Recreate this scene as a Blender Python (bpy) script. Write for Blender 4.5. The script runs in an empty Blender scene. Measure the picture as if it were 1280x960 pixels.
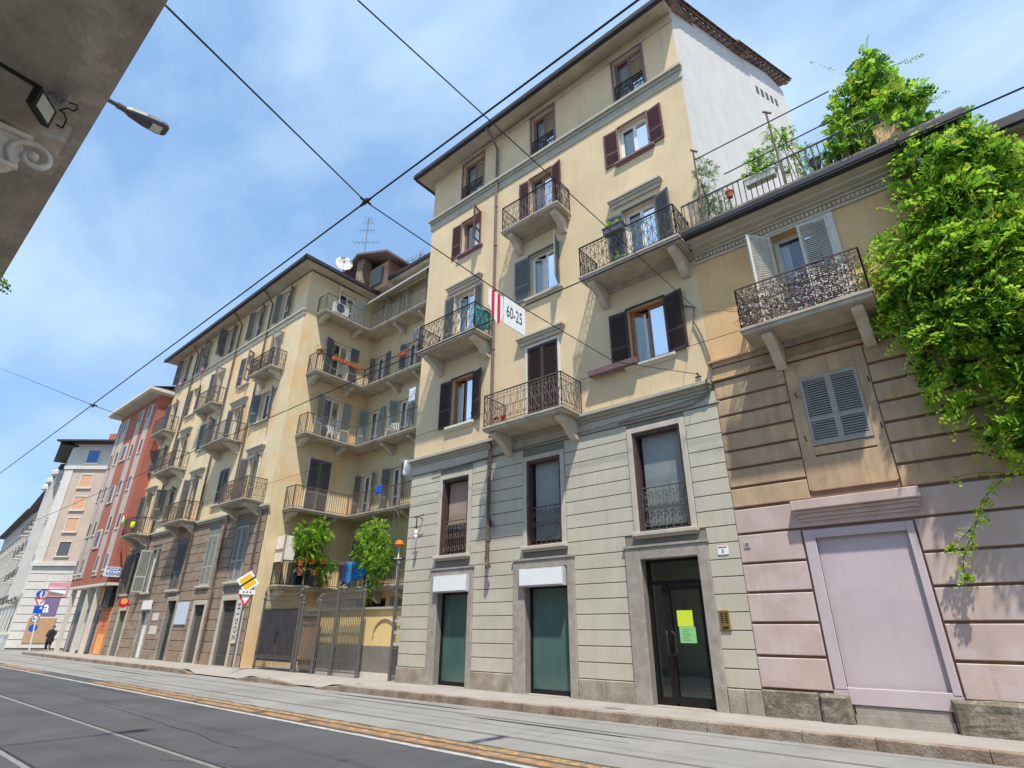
import bpy, math, random
from math import sin, cos, pi, radians, sqrt
from mathutils import Vector, Matrix
R_ = random.Random(7)
S = bpy.context.scene
COL = S.collection
# ------------------------------------------------------------------ camera
FPX, PITCH, ROLL, YAW, CH = 690.0, 0.4209, 0.0059, -0.7003, 1.55
_fw = Vector((sin(YAW)*cos(PITCH), cos(YAW)*cos(PITCH), sin(PITCH)))
_r = Vector((cos(YAW), -sin(YAW), 0)); _u = _r.cross(_fw)
_R = _r*cos(ROLL)+_u*sin(ROLL); _U = -_r*sin(ROLL)+_u*cos(ROLL)
cam = bpy.data.cameras.new('camera'); co = bpy.data.objects.new('camera', cam); COL.objects.link(co)
cam.sensor_width = 36; cam.lens = FPX/1280*36; cam.clip_start = .05; cam.clip_end = 2000
M = Matrix((( _R.x,_U.x,-_fw.x),(_R.y,_U.y,-_fw.y),(_R.z,_U.z,-_fw.z))).to_4x4()
M.translation = Vector((0,0,CH)); co.matrix_world = M
S.camera = co
def ray(u,v): return _R*(u-640)/FPX-_U*(v-480)/FPX+_fw
def atY(u,v,Y=12.0):
    d=ray(u,v); t=Y/d.y; return Vector((d.x*t, Y, CH+d.z*t))
def atX(u,v,X):
    d=ray(u,v); t=X/d.x; return Vector((X, d.y*t, CH+d.z*t))
def atZ(u,v,Z=0):
    d=ray(u,v); t=(Z-CH)/d.z; return Vector((d.x*t, d.y*t, Z))
# ------------------------------------------------------------------ light
SUND = Vector((1.02,-1.0,2.95)).normalized()          # towards the sun
elev = math.asin(SUND.z); azi = math.atan2(SUND.x, SUND.y)
W = bpy.data.worlds.new('World'); S.world = W; W.use_nodes = True
nt = W.node_tree; nt.nodes.clear()
def N(t, **k):
    n = nt.nodes.new(t)
    for a,b in k.items(): setattr(n,a,b)
    return n
out = N('ShaderNodeOutputWorld'); bg = N('ShaderNodeBackground'); sky = N('ShaderNodeTexSky')
sky.sky_type='NISHITA'; sky.sun_disc=False; sky.sun_elevation=elev; sky.sun_rotation=azi
sky.air_density=1.0; sky.dust_density=.3; sky.ozone_density=1.5
bg.inputs['Strength'].default_value=.15
tc=N('ShaderNodeTexCoord'); mp=N('ShaderNodeMapping'); mp.inputs['Scale'].default_value=(1.1,2.0,2.6); mp.inputs['Rotation'].default_value=(.3,.2,.7)
n1=N('ShaderNodeTexNoise'); n1.inputs['Scale'].default_value=1.5; n1.inputs['Detail'].default_value=9; n1.inputs['Roughness'].default_value=.52; n1.inputs['Distortion'].default_value=.35
cr=N('ShaderNodeValToRGB'); cr.color_ramp.elements[0].position=.40; cr.color_ramp.elements[0].color=(.08,.08,.08,1); cr.color_ramp.elements[1].position=.72; cr.color_ramp.elements[1].color=(.90,.90,.90,1)
mx=N('ShaderNodeMix'); mx.data_type='RGBA'; mx.inputs['B'].default_value=(3.3,4.4,5.5,1)
m0=N('ShaderNodeMix'); m0.data_type='RGBA'; m0.inputs['Factor'].default_value=.6; m0.inputs['B'].default_value=(1.5,2.85,5.0,1)
L=nt.links.new
L(tc.outputs['Generated'],mp.inputs['Vector']); L(mp.outputs[0],n1.inputs['Vector']); L(n1.outputs['Fac'],cr.inputs[0])
L(cr.outputs[0],mx.inputs['Factor']); L(sky.outputs[0],m0.inputs['A']); L(m0.outputs['Result'],mx.inputs['A']); L(mx.outputs['Result'],bg.inputs['Color']); L(bg.outputs[0],out.inputs[0])
sl=bpy.data.lights.new('sun','SUN'); sl.energy=4.5; sl.angle=radians(1.3); sl.color=(1,.94,.83)
so=bpy.data.objects.new('sun',sl); COL.objects.link(so); so.rotation_euler=SUND.to_track_quat('Z','Y').to_euler(); so.location=(5,-5,40)
S.view_settings.view_transform='Standard'; S.view_settings.look='None'; S.view_settings.exposure=.45; S.view_settings.gamma=1
S.cycles.max_bounces=6; S.cycles.diffuse_bounces=3; S.cycles.glossy_bounces=3; S.cycles.transparent_max_bounces=12
# ------------------------------------------------------------------ materials
def mat(name, c, rough=.8, var=.12, scale=3.0, bump=.0, bscale=40.0, c2=None, stain=0.0, stc=(.12,.10,.08), streak=False, metal=0.0, spec=.3, speck=0, emis=None, patch=None):
    m=bpy.data.materials.new(name); m.use_nodes=True; t=m.node_tree; nd=t.nodes; lk=t.links.new
    b=nd['Principled BSDF']; b.inputs['Roughness'].default_value=rough; b.inputs['Metallic'].default_value=metal; b.inputs['Specular IOR Level'].default_value=spec
    if emis: b.inputs['Emission Color'].default_value=(*emis,1); b.inputs['Emission Strength'].default_value=1
    if var==0 and not bump and not stain and c2 is None: b.inputs['Base Color'].default_value=(*c,1); return m
    g=nd.new('ShaderNodeNewGeometry')
    def noise(s,d=6,vec=None,r=.6):
        n=nd.new('ShaderNodeTexNoise'); n.inputs['Scale'].default_value=s; n.inputs['Detail'].default_value=d; n.inputs['Roughness'].default_value=r
        lk(vec if vec else g.outputs['Position'],n.inputs['Vector']); return n.outputs['Fac']
    def ramp(f,p0,v0,p1,v1):
        r=nd.new('ShaderNodeMapRange'); lk(f,r.inputs[0])
        for i,v in zip((1,2,3,4),(p0,p1,v0,v1)): r.inputs[i].default_value=v
        r.clamp=True; return r.outputs[0]
    def mix(f,a,bb):
        x=nd.new('ShaderNodeMix'); x.data_type='RGBA'; lk(f,x.inputs['Factor'])
        for k,v in (('A',a),('B',bb)):
            if isinstance(v,tuple): x.inputs[k].default_value=(*v,1)
            else: lk(v,x.inputs[k])
        return x.outputs['Result']
    lo=tuple(v*(1-var) for v in (c2 or c)); hi=tuple(min(1,v*(1+var)) for v in c)
    col=mix(ramp(noise(scale),.35,0,.65,1),lo,hi)
    if patch:
        col=mix(ramp(noise(patch[0],3),patch[1],0,patch[1]+.08,patch[3]),col,patch[2])
    if stain:
        vec=g.outputs['Position']
        if streak:
            mp=nd.new('ShaderNodeMapping'); mp.inputs['Scale'].default_value=(3.2,3.2,.32); lk(vec,mp.inputs[0]); vec=mp.outputs[0]
        f=ramp(noise(1.3,7,vec,.65),.5,0,.8,stain); col=mix(f,col,stc)
        if streak:
            m2=nd.new('ShaderNodeMapping'); m2.inputs['Scale'].default_value=(14,14,.45); lk(g.outputs['Position'],m2.inputs[0])
            ml=nd.new('ShaderNodeMath'); ml.operation='MULTIPLY'; lk(ramp(noise(1,4,m2.outputs[0]),.52,0,.72,.75*stain),ml.inputs[0]); lk(ramp(noise(.9,3),.45,0,.62,1),ml.inputs[1]); col=mix(ml.outputs[0],col,tuple(v*.8 for v in stc))
    if speck:
        f=ramp(noise(speck,2),.52,0,.62,.5); col=mix(f,col,tuple(v*.45 for v in c))
    lk(col,b.inputs['Base Color'])
    if bump:
        bp=nd.new('ShaderNodeBump'); bp.inputs['Strength'].default_value=bump; bp.inputs['Distance'].default_value=.02
        lk(noise(bscale,5),bp.inputs['Height']); lk(bp.outputs[0],b.inputs['Normal'])
    return m
MT={}
def mm(k,*a,**kw): MT[k]=mat(k,*a,**kw); return MT[k]
mm('cream',(.66,.51,.32),.92,.07,.8,.25,60,stain=.38,stc=(.50,.36,.20),streak=True,patch=(.5,.56,(.64,.50,.32),.5))
mm('graygreen',(.50,.465,.38),.9,.06,1.2,.25,60,stain=.42,stc=(.36,.33,.27),streak=True)
mm('groove',(.22,.21,.18),.95,.1,3,.1)
mm('white_stucco',(.58,.565,.54),.93,.05,1.0,.5,30,stain=.55,stc=(.47,.44,.41),streak=True)
mm('trim',(.52,.47,.38),.9,.08,2,.15,50,stain=.35,stc=(.27,.23,.19),streak=True)
mm('trim_gray',(.40,.38,.31),.9,.08,2,.15,50,stain=.3,stc=(.25,.22,.18))
mm('trim_taupe',(.50,.45,.385),.85,.08,3,.1,50,stain=.4,stc=(.30,.26,.22),streak=True)
mm('trim_pale',(.64,.60,.52),.85,.06,3,.1,50)
mm('granite',(.36,.32,.28),.85,.15,5,.3,70,speck=90,stain=.4,stc=(.20,.17,.14))
mm('plinth',(.34,.29,.24),.9,.25,2.5,.5,25,stain=.5,stc=(.20,.15,.11))
mm('old_stone',(.22,.19,.15),.95,.35,5,.9,18,speck=30,stain=.5,stc=(.10,.085,.07),patch=(3,.58,(.42,.37,.32),.7))
mm('soffit',(.50,.44,.35),.9,.12,2,.2,40,stain=.4,stc=(.24,.19,.14))
mm('slab',(.42,.37,.30),.9,.15,3,.3,40,stain=.6,stc=(.16,.12,.09))
mm('wine',(.11,.048,.05),.55,.15,6)
mm('reveal_brown',(.085,.05,.05),.55,.15,6)
mm('wine_frame',(.22,.13,.14),.55,.1,6)
mm('darkbrown',(.055,.036,.034),.55,.15,6)
mm('dark_gray',(.10,.11,.13),.5,.15,6)
mm('graybrown',(.17,.16,.15),.6,.12,6)
mm('blue_gray',(.15,.165,.18),.5,.1,6)
mm('shutter_gray',(.38,.38,.34),.6,.1,6,stain=.3,stc=(.2,.18,.15))
mm('shutter_teal',(.27,.33,.33),.6,.1,6,stain=.3,stc=(.15,.15,.14))
mm('shutter_pale',(.50,.50,.44),.6,.1,6,stain=.3,stc=(.2,.18,.15))
mm('shutter_c',(.33,.32,.285),.6,.08,6)
mm('white_paint',(.72,.72,.70),.5,.05,6)
mm('old_white',(.60,.58,.52),.7,.12,8,stain=.4,stc=(.3,.27,.22))
mm('wood_orange',(.32,.12,.045),.5,.2,9)
mm('black_frame',(.02,.018,.017),.35,.1,6,metal=.3)
mm('iron',(.038,.032,.031),.6,.3,12,metal=.3)
mm('iron_rust',(.13,.095,.08),.75,.35,14,metal=.1)
mm('iron_gray',(.12,.115,.11),.65,.2,14,metal=.2)
mm('gutter',(.035,.035,.042),.55,.2,5)
mm('pipe_brown',(.16,.12,.12),.5,.1,5)
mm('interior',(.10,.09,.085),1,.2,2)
mm('curtain',(.75,.75,.73),.9,.05,5,.3,30)
mm('blind_beige',(.33,.25,.19),.85,.08,3)
mm('sky_blind',(.30,.34,.34),.8,.06,3)
mm('peach',(.68,.44,.22),.92,.08,1.0,.3,50,stain=.5,stc=(.42,.27,.14),streak=True,patch=(.7,.6,(.74,.56,.32),.5))
mm('peach_brown',(.46,.325,.21),.92,.14,1.4,.35,50,stain=.6,stc=(.25,.17,.11),streak=True,patch=(.9,.55,(.62,.42,.24),.7))
mm('groove_brown',(.22,.14,.095),.95,.15,3,.1)
mm('pink',(.52,.40,.365),.92,.08,1.8,.2,50,patch=(1.6,.5,(.57,.48,.48),.55),stain=.4,stc=(.36,.275,.24),streak=True)
mm('pink_panel',(.51,.43,.46),.92,.04,1.2,.15,50,patch=(1.0,.5,(.56,.48,.50),.5),stain=.25,stc=(.42,.35,.36),streak=True)
mm('cream_old',(.70,.57,.36),.93,.06,.9,.25,50,stain=.45,stc=(.62,.38,.17),streak=True,patch=(.35,.5,(.72,.48,.24),.8))
mm('cream_court',(.62,.52,.33),.93,.08,.9,.2,50,stain=.4,stc=(.40,.33,.19),streak=True)
mm('brown_stone',(.30,.225,.165),.93,.18,2.0,.35,40,stain=.5,stc=(.16,.12,.09),streak=True,patch=(1.5,.56,(.40,.31,.24),.6))
mm('redbrick',(.42,.13,.09),.9,.10,1.0,.2,60)
mm('peach_far',(.52,.41,.33),.9,.06,1,.1)
mm('white_far',(.60,.57,.53),.9,.06,1,.1)
mm('strip_beige',(.50,.43,.37),.9,.08,2,.1)
mm('gray_far',(.44,.39,.34),.9,.1,1,.1)
mm('yellow_wall',(.74,.56,.25),.92,.06,1.5,.2,40)
mm('dado',(.21,.19,.16),.9,.1,3,.1)
mm('tile',(.22,.15,.125),.9,.45,7,.4,30,stain=.7,stc=(.06,.05,.05))
mm('roof_dark',(.05,.045,.05),.7,.2,5)
mm('asphalt',(.088,.090,.098),.85,.2,.7,.6,160,stain=.25,stc=(.065,.065,.07),speck=120,patch=(.25,.5,(.10,.102,.11),.5))
mm('concrete',(.27,.265,.255),.9,.1,.6,.4,120,stain=.5,stc=(.17,.16,.15),speck=90,patch=(.5,.55,(.22,.215,.205),.7))
mm('sidewalk',(.34,.31,.285),.9,.07,1.5,.3,90,stain=.35,stc=(.20,.175,.15),speck=80)
mm('kerb_stone',(.27,.20,.155),.9,.35,3,.9,25,speck=40,stain=.6,stc=(.15,.12,.10),patch=(1.2,.5,(.33,.29,.25),.8))
mm('white_line',(.38,.38,.38),.8,.2,9,.2,80,stain=.8,stc=(.2,.2,.2),patch=(7,.6,(.22,.22,.23),.9))
mm('orange_line',(.36,.205,.10),.85,.3,7,.5,60,patch=(6,.46,(.20,.15,.11),.9),stain=.6,stc=(.16,.11,.07))
mm('yellow_line',(.38,.235,.10),.85,.3,7,.5,60,patch=(8,.46,(.19,.15,.11),.9))
mm('rubble',(.10,.075,.055),.95,.4,20,.9,30)
mm('steel',(.42,.41,.40),.45,.15,8,metal=.7)
mm('rail_groove',(.03,.03,.03),.9,.1,8)
mm('cable',(.03,.035,.045),.6,0)
mm('black_plastic',(.03,.03,.033),.45,0)
mm('lamp_gray',(.09,.09,.10),.45,.1,5)
mm('zinc',(.45,.47,.50),.4,.1,6,metal=.6)
mm('led',(.62,.66,.58),.3,.05,40)
mm('terracotta',(.46,.14,.07),.8,.15,8)
mm('orange_plastic',(.75,.16,.05),.45,0)
mm('orange_bright',(.80,.18,.03),.5,0)
mm('cloth_blue',(.02,.16,.42),.9,.35,7)
mm('cloth_navy',(.03,.035,.12),.9,.2,9)
mm('cloth_pink',(.60,.27,.34),.9,.1,9)
mm('cloth_white',(.7,.7,.7),.9,.1,9)
mm('cloth_teal',(.02,.32,.34),.8,.15,9)
mm('sign_white',(.78,.79,.80),.5,.03,5)
mm('sign_red',(.62,.02,.03),.5,0)
mm('sign_blue',(.01,.10,.55),.45,0)
mm('sign_yellow',(.80,.50,.02),.45,0)
mm('sign_black',(.02,.02,.02),.5,0)
mm('sign_back',(.45,.46,.48),.5,.05,5)
mm('brass',(.55,.38,.12),.35,.1,8,metal=.8)
mm('paper_yellow',(.62,.75,.05),.8,0)
mm('paper_green',(.25,.62,.25),.8,0)
mm('shop_orange',(.62,.22,.09),.7,.08,4)
mm('shop_orange2',(.85,.40,.12),.7,.04,4)
mm('awning',(.74,.70,.62),.9,.06,4)
mm('awning_brown',(.20,.10,.07),.9,.1,4)
mm('dish',(.62,.63,.64),.5,.05,5)
mm('skin',(.50,.30,.22),.6,0)
mm('coat',(.02,.02,.025),.9,.1,9)
mm('hair',(.10,.07,.05),.8,.1,9)
mm('bark',(.12,.09,.06),.95,.3,12,.5)
mm('soil',(.06,.045,.03),1,.2,12)
mm('balcony_ceiling',(.64,.58,.51),.95,.28,2.6,.7,14,stain=.6,stc=(.40,.35,.30),patch=(3.5,.5,(.54,.49,.43),.8))
mm('carved',(.85,.79,.70),.85,.1,8,.3,30,stain=.3,stc=(.22,.19,.16))
mm('graffiti',(.05,.05,.06),.8,0)
mm('purple_poster',(.20,.14,.25),.6,0)
mm('blind_peach',(.62,.36,.22),.7,.05,4)
mm('window_blue',(.06,.20,.50),.4,.1,4)
mm('tan_panel',(.45,.28,.16),.8,.1,3)
mm('shutter_metal',(.03,.045,.05),.5,.1,6)
mm('bluepaper',(.55,.62,.72),.6,.03,4)
def brick_mat():
    m=MT['redbrick']; t=m.node_tree; nd=t.nodes; lk=t.links.new; b=nd['Principled BSDF']
    g=nd.new('ShaderNodeNewGeometry'); mp=nd.new('ShaderNodeMapping'); mp.inputs['Rotation'].default_value=(radians(90),0,0)
    br=nd.new('ShaderNodeTexBrick'); br.inputs['Color1'].default_value=(.42,.13,.09,1); br.inputs['Color2'].default_value=(.36,.105,.075,1); br.inputs['Mortar'].default_value=(.40,.17,.12,1)
    br.inputs['Scale'].default_value=1; br.inputs['Brick Width'].default_value=.28; br.inputs['Row Height'].default_value=.10; br.inputs['Mortar Size'].default_value=.012
    lk(g.outputs['Position'],mp.inputs[0]); lk(mp.outputs[0],br.inputs[0]); lk(br.outputs['Color'],b.inputs['Base Color'])
brick_mat()
def glass_mat(name, tint, alpha):
    m=bpy.data.materials.new(name); m.use_nodes=True; t=m.node_tree; nd=t.nodes; nd.clear(); lk=t.links.new
    o=nd.new('ShaderNodeOutputMaterial'); tr=nd.new('ShaderNodeBsdfTransparent'); tr.inputs[0].default_value=(*tint,1)
    gl=nd.new('ShaderNodeBsdfGlossy'); gl.inputs['Roughness'].default_value=.02; gl.inputs['Color'].default_value=(.9,.93,.95,1)
    fr=nd.new('ShaderNodeLayerWeight'); fr.inputs['Blend'].default_value=alpha
    mr=nd.new('ShaderNodeMapRange'); lk(fr.outputs['Fresnel'],mr.inputs[0]); mr.inputs[3].default_value=.08; mr.inputs[4].default_value=1
    nz=nd.new('ShaderNodeTexNoise'); nz.inputs['Scale'].default_value=2.2; bp=nd.new('ShaderNodeBump'); bp.inputs['Strength'].default_value=.08; bp.inputs['Distance'].default_value=.03
    g=nd.new('ShaderNodeNewGeometry'); lk(g.outputs['Position'],nz.inputs['Vector']); lk(nz.outputs['Fac'],bp.inputs['Height']); lk(bp.outputs[0],gl.inputs['Normal'])
    mx=nd.new('ShaderNodeMixShader'); lk(mr.outputs[0],mx.inputs[0]); lk(tr.outputs[0],mx.inputs[1]); lk(gl.outputs[0],mx.inputs[2]); lk(mx.outputs[0],o.inputs[0])
    MT[name]=m
glass_mat('glass',(.80,.88,.88),.45)
glass_mat('shop_glass',(.78,.92,.85),.3)
mm('frosted_green',(.065,.13,.12),.07,.25,.5,spec=.9)
def leaf_mat(name,c,tr=.52):
    m=bpy.data.materials.new(name); m.use_nodes=True; t=m.node_tree; nd=t.nodes; nd.clear(); lk=t.links.new
    o=nd.new('ShaderNodeOutputMaterial'); a=nd.new('ShaderNodeBsdfDiffuse'); b=nd.new('ShaderNodeBsdfTranslucent'); x=nd.new('ShaderNodeMixShader'); x.inputs[0].default_value=tr
    n=nd.new('ShaderNodeTexNoise'); n.inputs['Scale'].default_value=2.5; g=nd.new('ShaderNodeNewGeometry'); lk(g.outputs['Position'],n.inputs['Vector'])
    q=nd.new('ShaderNodeMix'); q.data_type='RGBA'; lk(n.outputs['Fac'],q.inputs['Factor']); q.inputs['A'].default_value=(*[v*.65 for v in c],1); q.inputs['B'].default_value=(*[v*1.35 for v in c],1)
    lk(q.outputs['Result'],a.inputs[0]); lk(q.outputs['Result'],b.inputs[0]); lk(a.outputs[0],x.inputs[1]); lk(b.outputs[0],x.inputs[2]); lk(x.outputs[0],o.inputs[0]); MT[name]=m
leaf_mat('leaf_light',(.42,.62,.07)); leaf_mat('leaf_mid',(.22,.43,.04)); leaf_mat('leaf_dark',(.05,.15,.03))
leaf_mat('leaf_dry',(.42,.30,.10)); leaf_mat('leaf_gray',(.16,.22,.12)); leaf_mat('leaf_yellow',(.38,.42,.05)); leaf_mat('flower_pink',(.55,.08,.30),.2); leaf_mat('flower_red',(.60,.03,.03),.2); leaf_mat('flower_lilac',(.38,.30,.60),.2)
# ------------------------------------------------------------------ mesh helpers
class Fr:                                   # wall frame: x along the wall, d outward, z up
    def __init__(s,ox,oy,ang=0.0):          # ang 0: wall runs along +X and faces -Y
        s.o=Vector((ox,oy,0)); s.u=Vector((cos(ang),sin(ang),0)); s.n=Vector((sin(ang),-cos(ang),0))
    def p(s,x,d,z): return s.o+s.u*x+s.n*d+Vector((0,0,z))
WORLD=None
class MB:
    def __init__(s,fr=None): s.v=[]; s.f=[]; s.mi=[]; s.fr=fr; s.m=0; s.sm=[]; s.smooth=False
    def P(s,p):
        p=Vector(p); s.v.append(s.fr.p(*p) if s.fr else p); return len(s.v)-1
    def face(s,ids): s.f.append(ids); s.mi.append(s.m); s.sm.append(s.smooth)
    def quad(s,*ps): s.face([s.P(p) for p in ps])
    def hexa(s,c):                          # 8 corners: bottom 4 then top 4
        i=[s.P(p) for p in c]
        for q in ((0,3,2,1),(4,5,6,7),(0,1,5,4),(1,2,6,5),(2,3,7,6),(3,0,4,7)): s.face([i[k] for k in q])
    def box(s,x0,x1,y0,y1,z0,z1):
        s.hexa([(x0,y0,z0),(x1,y0,z0),(x1,y1,z0),(x0,y1,z0),(x0,y0,z1),(x1,y0,z1),(x1,y1,z1),(x0,y1,z1)])
    def panel(s,x0,x1,z0,z1,d0,d1,c=.008):  # chamfered slab on a wall, front at d1
        if x1-x0<.03 or z1-z0<.03: return
        a=[(x0,d0,z0),(x1,d0,z0),(x1,d0,z1),(x0,d0,z1)]; b=[(x0,d1-c,z0),(x1,d1-c,z0),(x1,d1-c,z1),(x0,d1-c,z1)]; e=[(x0+c,d1,z0+c),(x1-c,d1,z0+c),(x1-c,d1,z1-c),(x0+c,d1,z1-c)]
        A=[s.P(p) for p in a]; B=[s.P(p) for p in b]; E_=[s.P(p) for p in e]
        for k in range(4):
            j=(k+1)%4; s.face([A[k],A[j],B[j],B[k]]); s.face([B[k],B[j],E_[j],E_[k]])
        s.face(E_)
    def prism(s,poly,f0,f1):                # poly mapped by f0 and f1 to two outlines
        a=[s.P(f0(p)) for p in poly]; b=[s.P(f1(p)) for p in poly]; n=len(poly)
        s.face(a[::-1]); s.face(b)
        for k in range(n): s.face([a[k],a[(k+1)%n],b[(k+1)%n],b[k]])
    def tube(s,pts,r,n=6,closed=False,taper=None):
        pts=[Vector(p) for p in pts]; rings=[]; m=len(pts); up=None
        for k,p in enumerate(pts):
            if closed: t=pts[(k+1)%m]-pts[k-1]
            else: t=pts[min(k+1,m-1)]-pts[max(k-1,0)]
            if t.length<1e-9: t=Vector((0,0,1))
            t.normalize()
            a=Vector((0,0,1)) if abs(t.z)<.9 else Vector((1,0,0))
            if up is not None and (up-t*up.dot(t)).length>.2: a=up
            e1=(a-t*a.dot(t)).normalized(); up=e1; e2=t.cross(e1); rr=r*(1 if taper is None else taper[k])
            rings.append([s.P(p+e1*rr*cos(2*pi*j/n)+e2*rr*sin(2*pi*j/n)) for j in range(n)])
        for k in range(m if closed else m-1):
            A=rings[k];B=rings[(k+1)%m]
            for j in range(n): s.face([A[j],A[(j+1)%n],B[(j+1)%n],B[j]])
        if not closed: s.face(rings[0][::-1]); s.face(rings[-1])
    def lathe(s,c,prof,n=16,axis=Vector((0,0,1))):
        c=Vector(c); ax=Vector(axis).normalized(); a=ax.orthogonal().normalized(); b=ax.cross(a); rings=[]
        for r,h in prof: rings.append([s.P(c+ax*h+a*r*cos(2*pi*j/n)+b*r*sin(2*pi*j/n)) for j in range(n)])
        for A,B in zip(rings,rings[1:]):
            for j in range(n): s.face([A[j],A[(j+1)%n],B[(j+1)%n],B[j]])
        s.face(rings[0][::-1]); s.face(rings[-1])
    def build(s,name,mats,parent=None,origin=None):
        if not isinstance(mats,(list,tuple)): mats=[mats]
        off=origin
        if parent is not None:
            r=parent
            while r.parent: r=r.parent
            off=Vector(r.get('_o',(0,0,0)))
        elif off is None:
            if s.v:
                xs=[v.x for v in s.v]; ys=[v.y for v in s.v]; off=Vector(((min(xs)+max(xs))/2,(min(ys)+max(ys))/2,min(v.z for v in s.v)))
            else: off=Vector((0,0,0))
        off=Vector(off)
        me=bpy.data.meshes.new(name); me.from_pydata([v-off for v in s.v],[],s.f)
        for m in mats: me.materials.append(MT[m] if isinstance(m,str) else m)
        if len(mats)>1: me.polygons.foreach_set('material_index',s.mi)
        me.polygons.foreach_set('use_smooth',s.sm); me.update()
        o=bpy.data.objects.new(name,me); COL.objects.link(o)
        if parent is not None: o.parent=parent
        else: o.location=off; o['_o']=tuple(off)
        return o
def tag(o,label=None,cat=None,group=None,kind=None):
    if label: o['label']=label
    if cat: o['category']=cat
    if group: o['group']=group
    if kind: o['kind']=kind
    return o
def thing(name,loc,label,cat,group=None):
    o=bpy.data.objects.new(name,None); o.empty_display_size=.3; COL.objects.link(o); o.location=loc; o['_o']=tuple(loc)
    return tag(o,label,cat,group)
def struct(name,mb,m): o=mb.build(name,m); tag(o,kind='structure'); return o
def text_mb(mb,txt,place,size,bold=False,stretch=1.0):      # flat letters mapped by place(x,y)
    cu=bpy.data.curves.new('t','FONT'); cu.body=txt; cu.size=size; cu.align_x='CENTER'; cu.align_y='CENTER'; cu.resolution_u=2
    if bold: cu.offset=size*.02
    o=bpy.data.objects.new('t',cu); COL.objects.link(o); dg=bpy.context.evaluated_depsgraph_get(); me=bpy.data.meshes.new_from_object(o.evaluated_get(dg))
    base=len(mb.v)
    for v in me.vertices: mb.v.append(place(v.co.x*stretch,v.co.y))
    for p in me.polygons: mb.face([base+i for i in p.vertices])
    bpy.data.objects.remove(o); bpy.data.curves.remove(cu); bpy.data.meshes.remove(me)
# ------------------------------------------------------------------ building kit
def wall_grid(mb,x0,x1,z0,z1,holes,d=0.0,rev=.25):
    hs=[h for h in holes if h[1]>x0 and h[0]<x1 and h[3]>z0 and h[2]<z1]
    xs=sorted({x0,x1,*[min(max(h[0],x0),x1) for h in hs],*[min(max(h[1],x0),x1) for h in hs]})
    zs=sorted({z0,z1,*[min(max(h[2],z0),z1) for h in hs],*[min(max(h[3],z0),z1) for h in hs]})
    for a,b in zip(xs,xs[1:]):
        for c,e in zip(zs,zs[1:]):
            X,Z=(a+b)/2,(c+e)/2
            if any(h[0]<X<h[1] and h[2]<Z<h[3] for h in hs): continue
            mb.quad((a,d,c),(b,d,c),(b,d,e),(a,d,e))
    for h in hs:
        a,b,c,e=max(h[0],x0),min(h[1],x1),max(h[2],z0),min(h[3],z1)
        mb.quad((a,d,c),(a,-rev,c),(a,-rev,e),(a,d,e)); mb.quad((b,d,c),(b,-rev,c),(b,-rev,e),(b,d,e))
        if e==h[3]: mb.quad((a,d,e),(b,d,e),(b,-rev,e),(a,-rev,e))
        if c==h[2]: mb.quad((a,d,c),(b,d,c),(b,-rev,c),(a,-rev,c))
def courses(mb,x0,x1,lines,excl,gap=.02,d0=-.02,d1=.025,c=.006,joint=None):
    for k,(a,b) in enumerate(zip(lines,lines[1:])):
        z0,z1=a+gap/2,b-gap/2
        segs=[(x0,x1)]
        for h in excl:
            if h[2]<z1-.01 and h[3]>z0+.01:
                ns=[]
                for s0,s1 in segs:
                    if h[1]<=s0 or h[0]>=s1: ns.append((s0,s1)); continue
                    if h[0]>s0: ns.append((s0,h[0]))
                    if h[1]<s1: ns.append((h[1],s1))
                segs=ns
        for s0,s1 in segs: mb.panel(s0,s1,z0,z1,d0,d1,c)
SR=random.Random(77)
def shutter(par,fr,hx,side,w,z0,z1,ang,m,d=.03,solid=False,label=None,slope=1):
    if 30<ang<176: ang=max(32,min(177,ang+SR.uniform(-6,4)))
    dz_=SR.uniform(-.006,.006); z0+=dz_; z1+=dz_
    # side -1: hinge on the left jamb; +1: hinge on the right jamb
    a=radians(ang); ux=cos(a)*(1 if side<0 else -1); ud=sin(a); nx,nd=-ud,ux
    if side>0: nx,nd=ud,-ux
    def L(l,t,z): return (hx+ux*l+nx*t, d+ud*l+nd*t, z)
    mb=MB(fr); th=.04
    def bx(l0,l1,t0,t1,a0,a1,sk=0):
        mb.hexa([L(l0,t0,a0-sk),L(l1,t0,a0-sk),L(l1,t1,a0+sk),L(l0,t1,a0+sk),L(l0,t0,a1-sk),L(l1,t0,a1-sk),L(l1,t1,a1+sk),L(l0,t1,a1+sk)])
    st=.055; bx(0,st,0,th,z0,z1); bx(w-st,w,0,th,z0,z1)
    mid=z0+(z1-z0)*.36
    for zz in (z0,mid-.035,z1-.08): bx(st,w-st,.002,th-.002,zz,zz+.08)
    if solid: bx(st,w-st,.012,.026,z0+.08,z1-.08)
    else:
        for lo,hi in ((z0+.08,mid-.035),(mid+.045,z1-.08)):
            n=max(3,int((hi-lo)/.05)); dz=(hi-lo)/n
            for k in range(n):
                zc=lo+dz*(k+.5); bx(st,w-st,.006,th-.006,zc-.006,zc+.006,-.014*slope)
    # hinges
    for zz in (z0+.25,z1-.25): bx(-.02,.03,-.008,.0,zz-.03,zz+.03)
    o=mb.build('shutter',m,par)
    if label: o['label']=label
    return o
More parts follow.
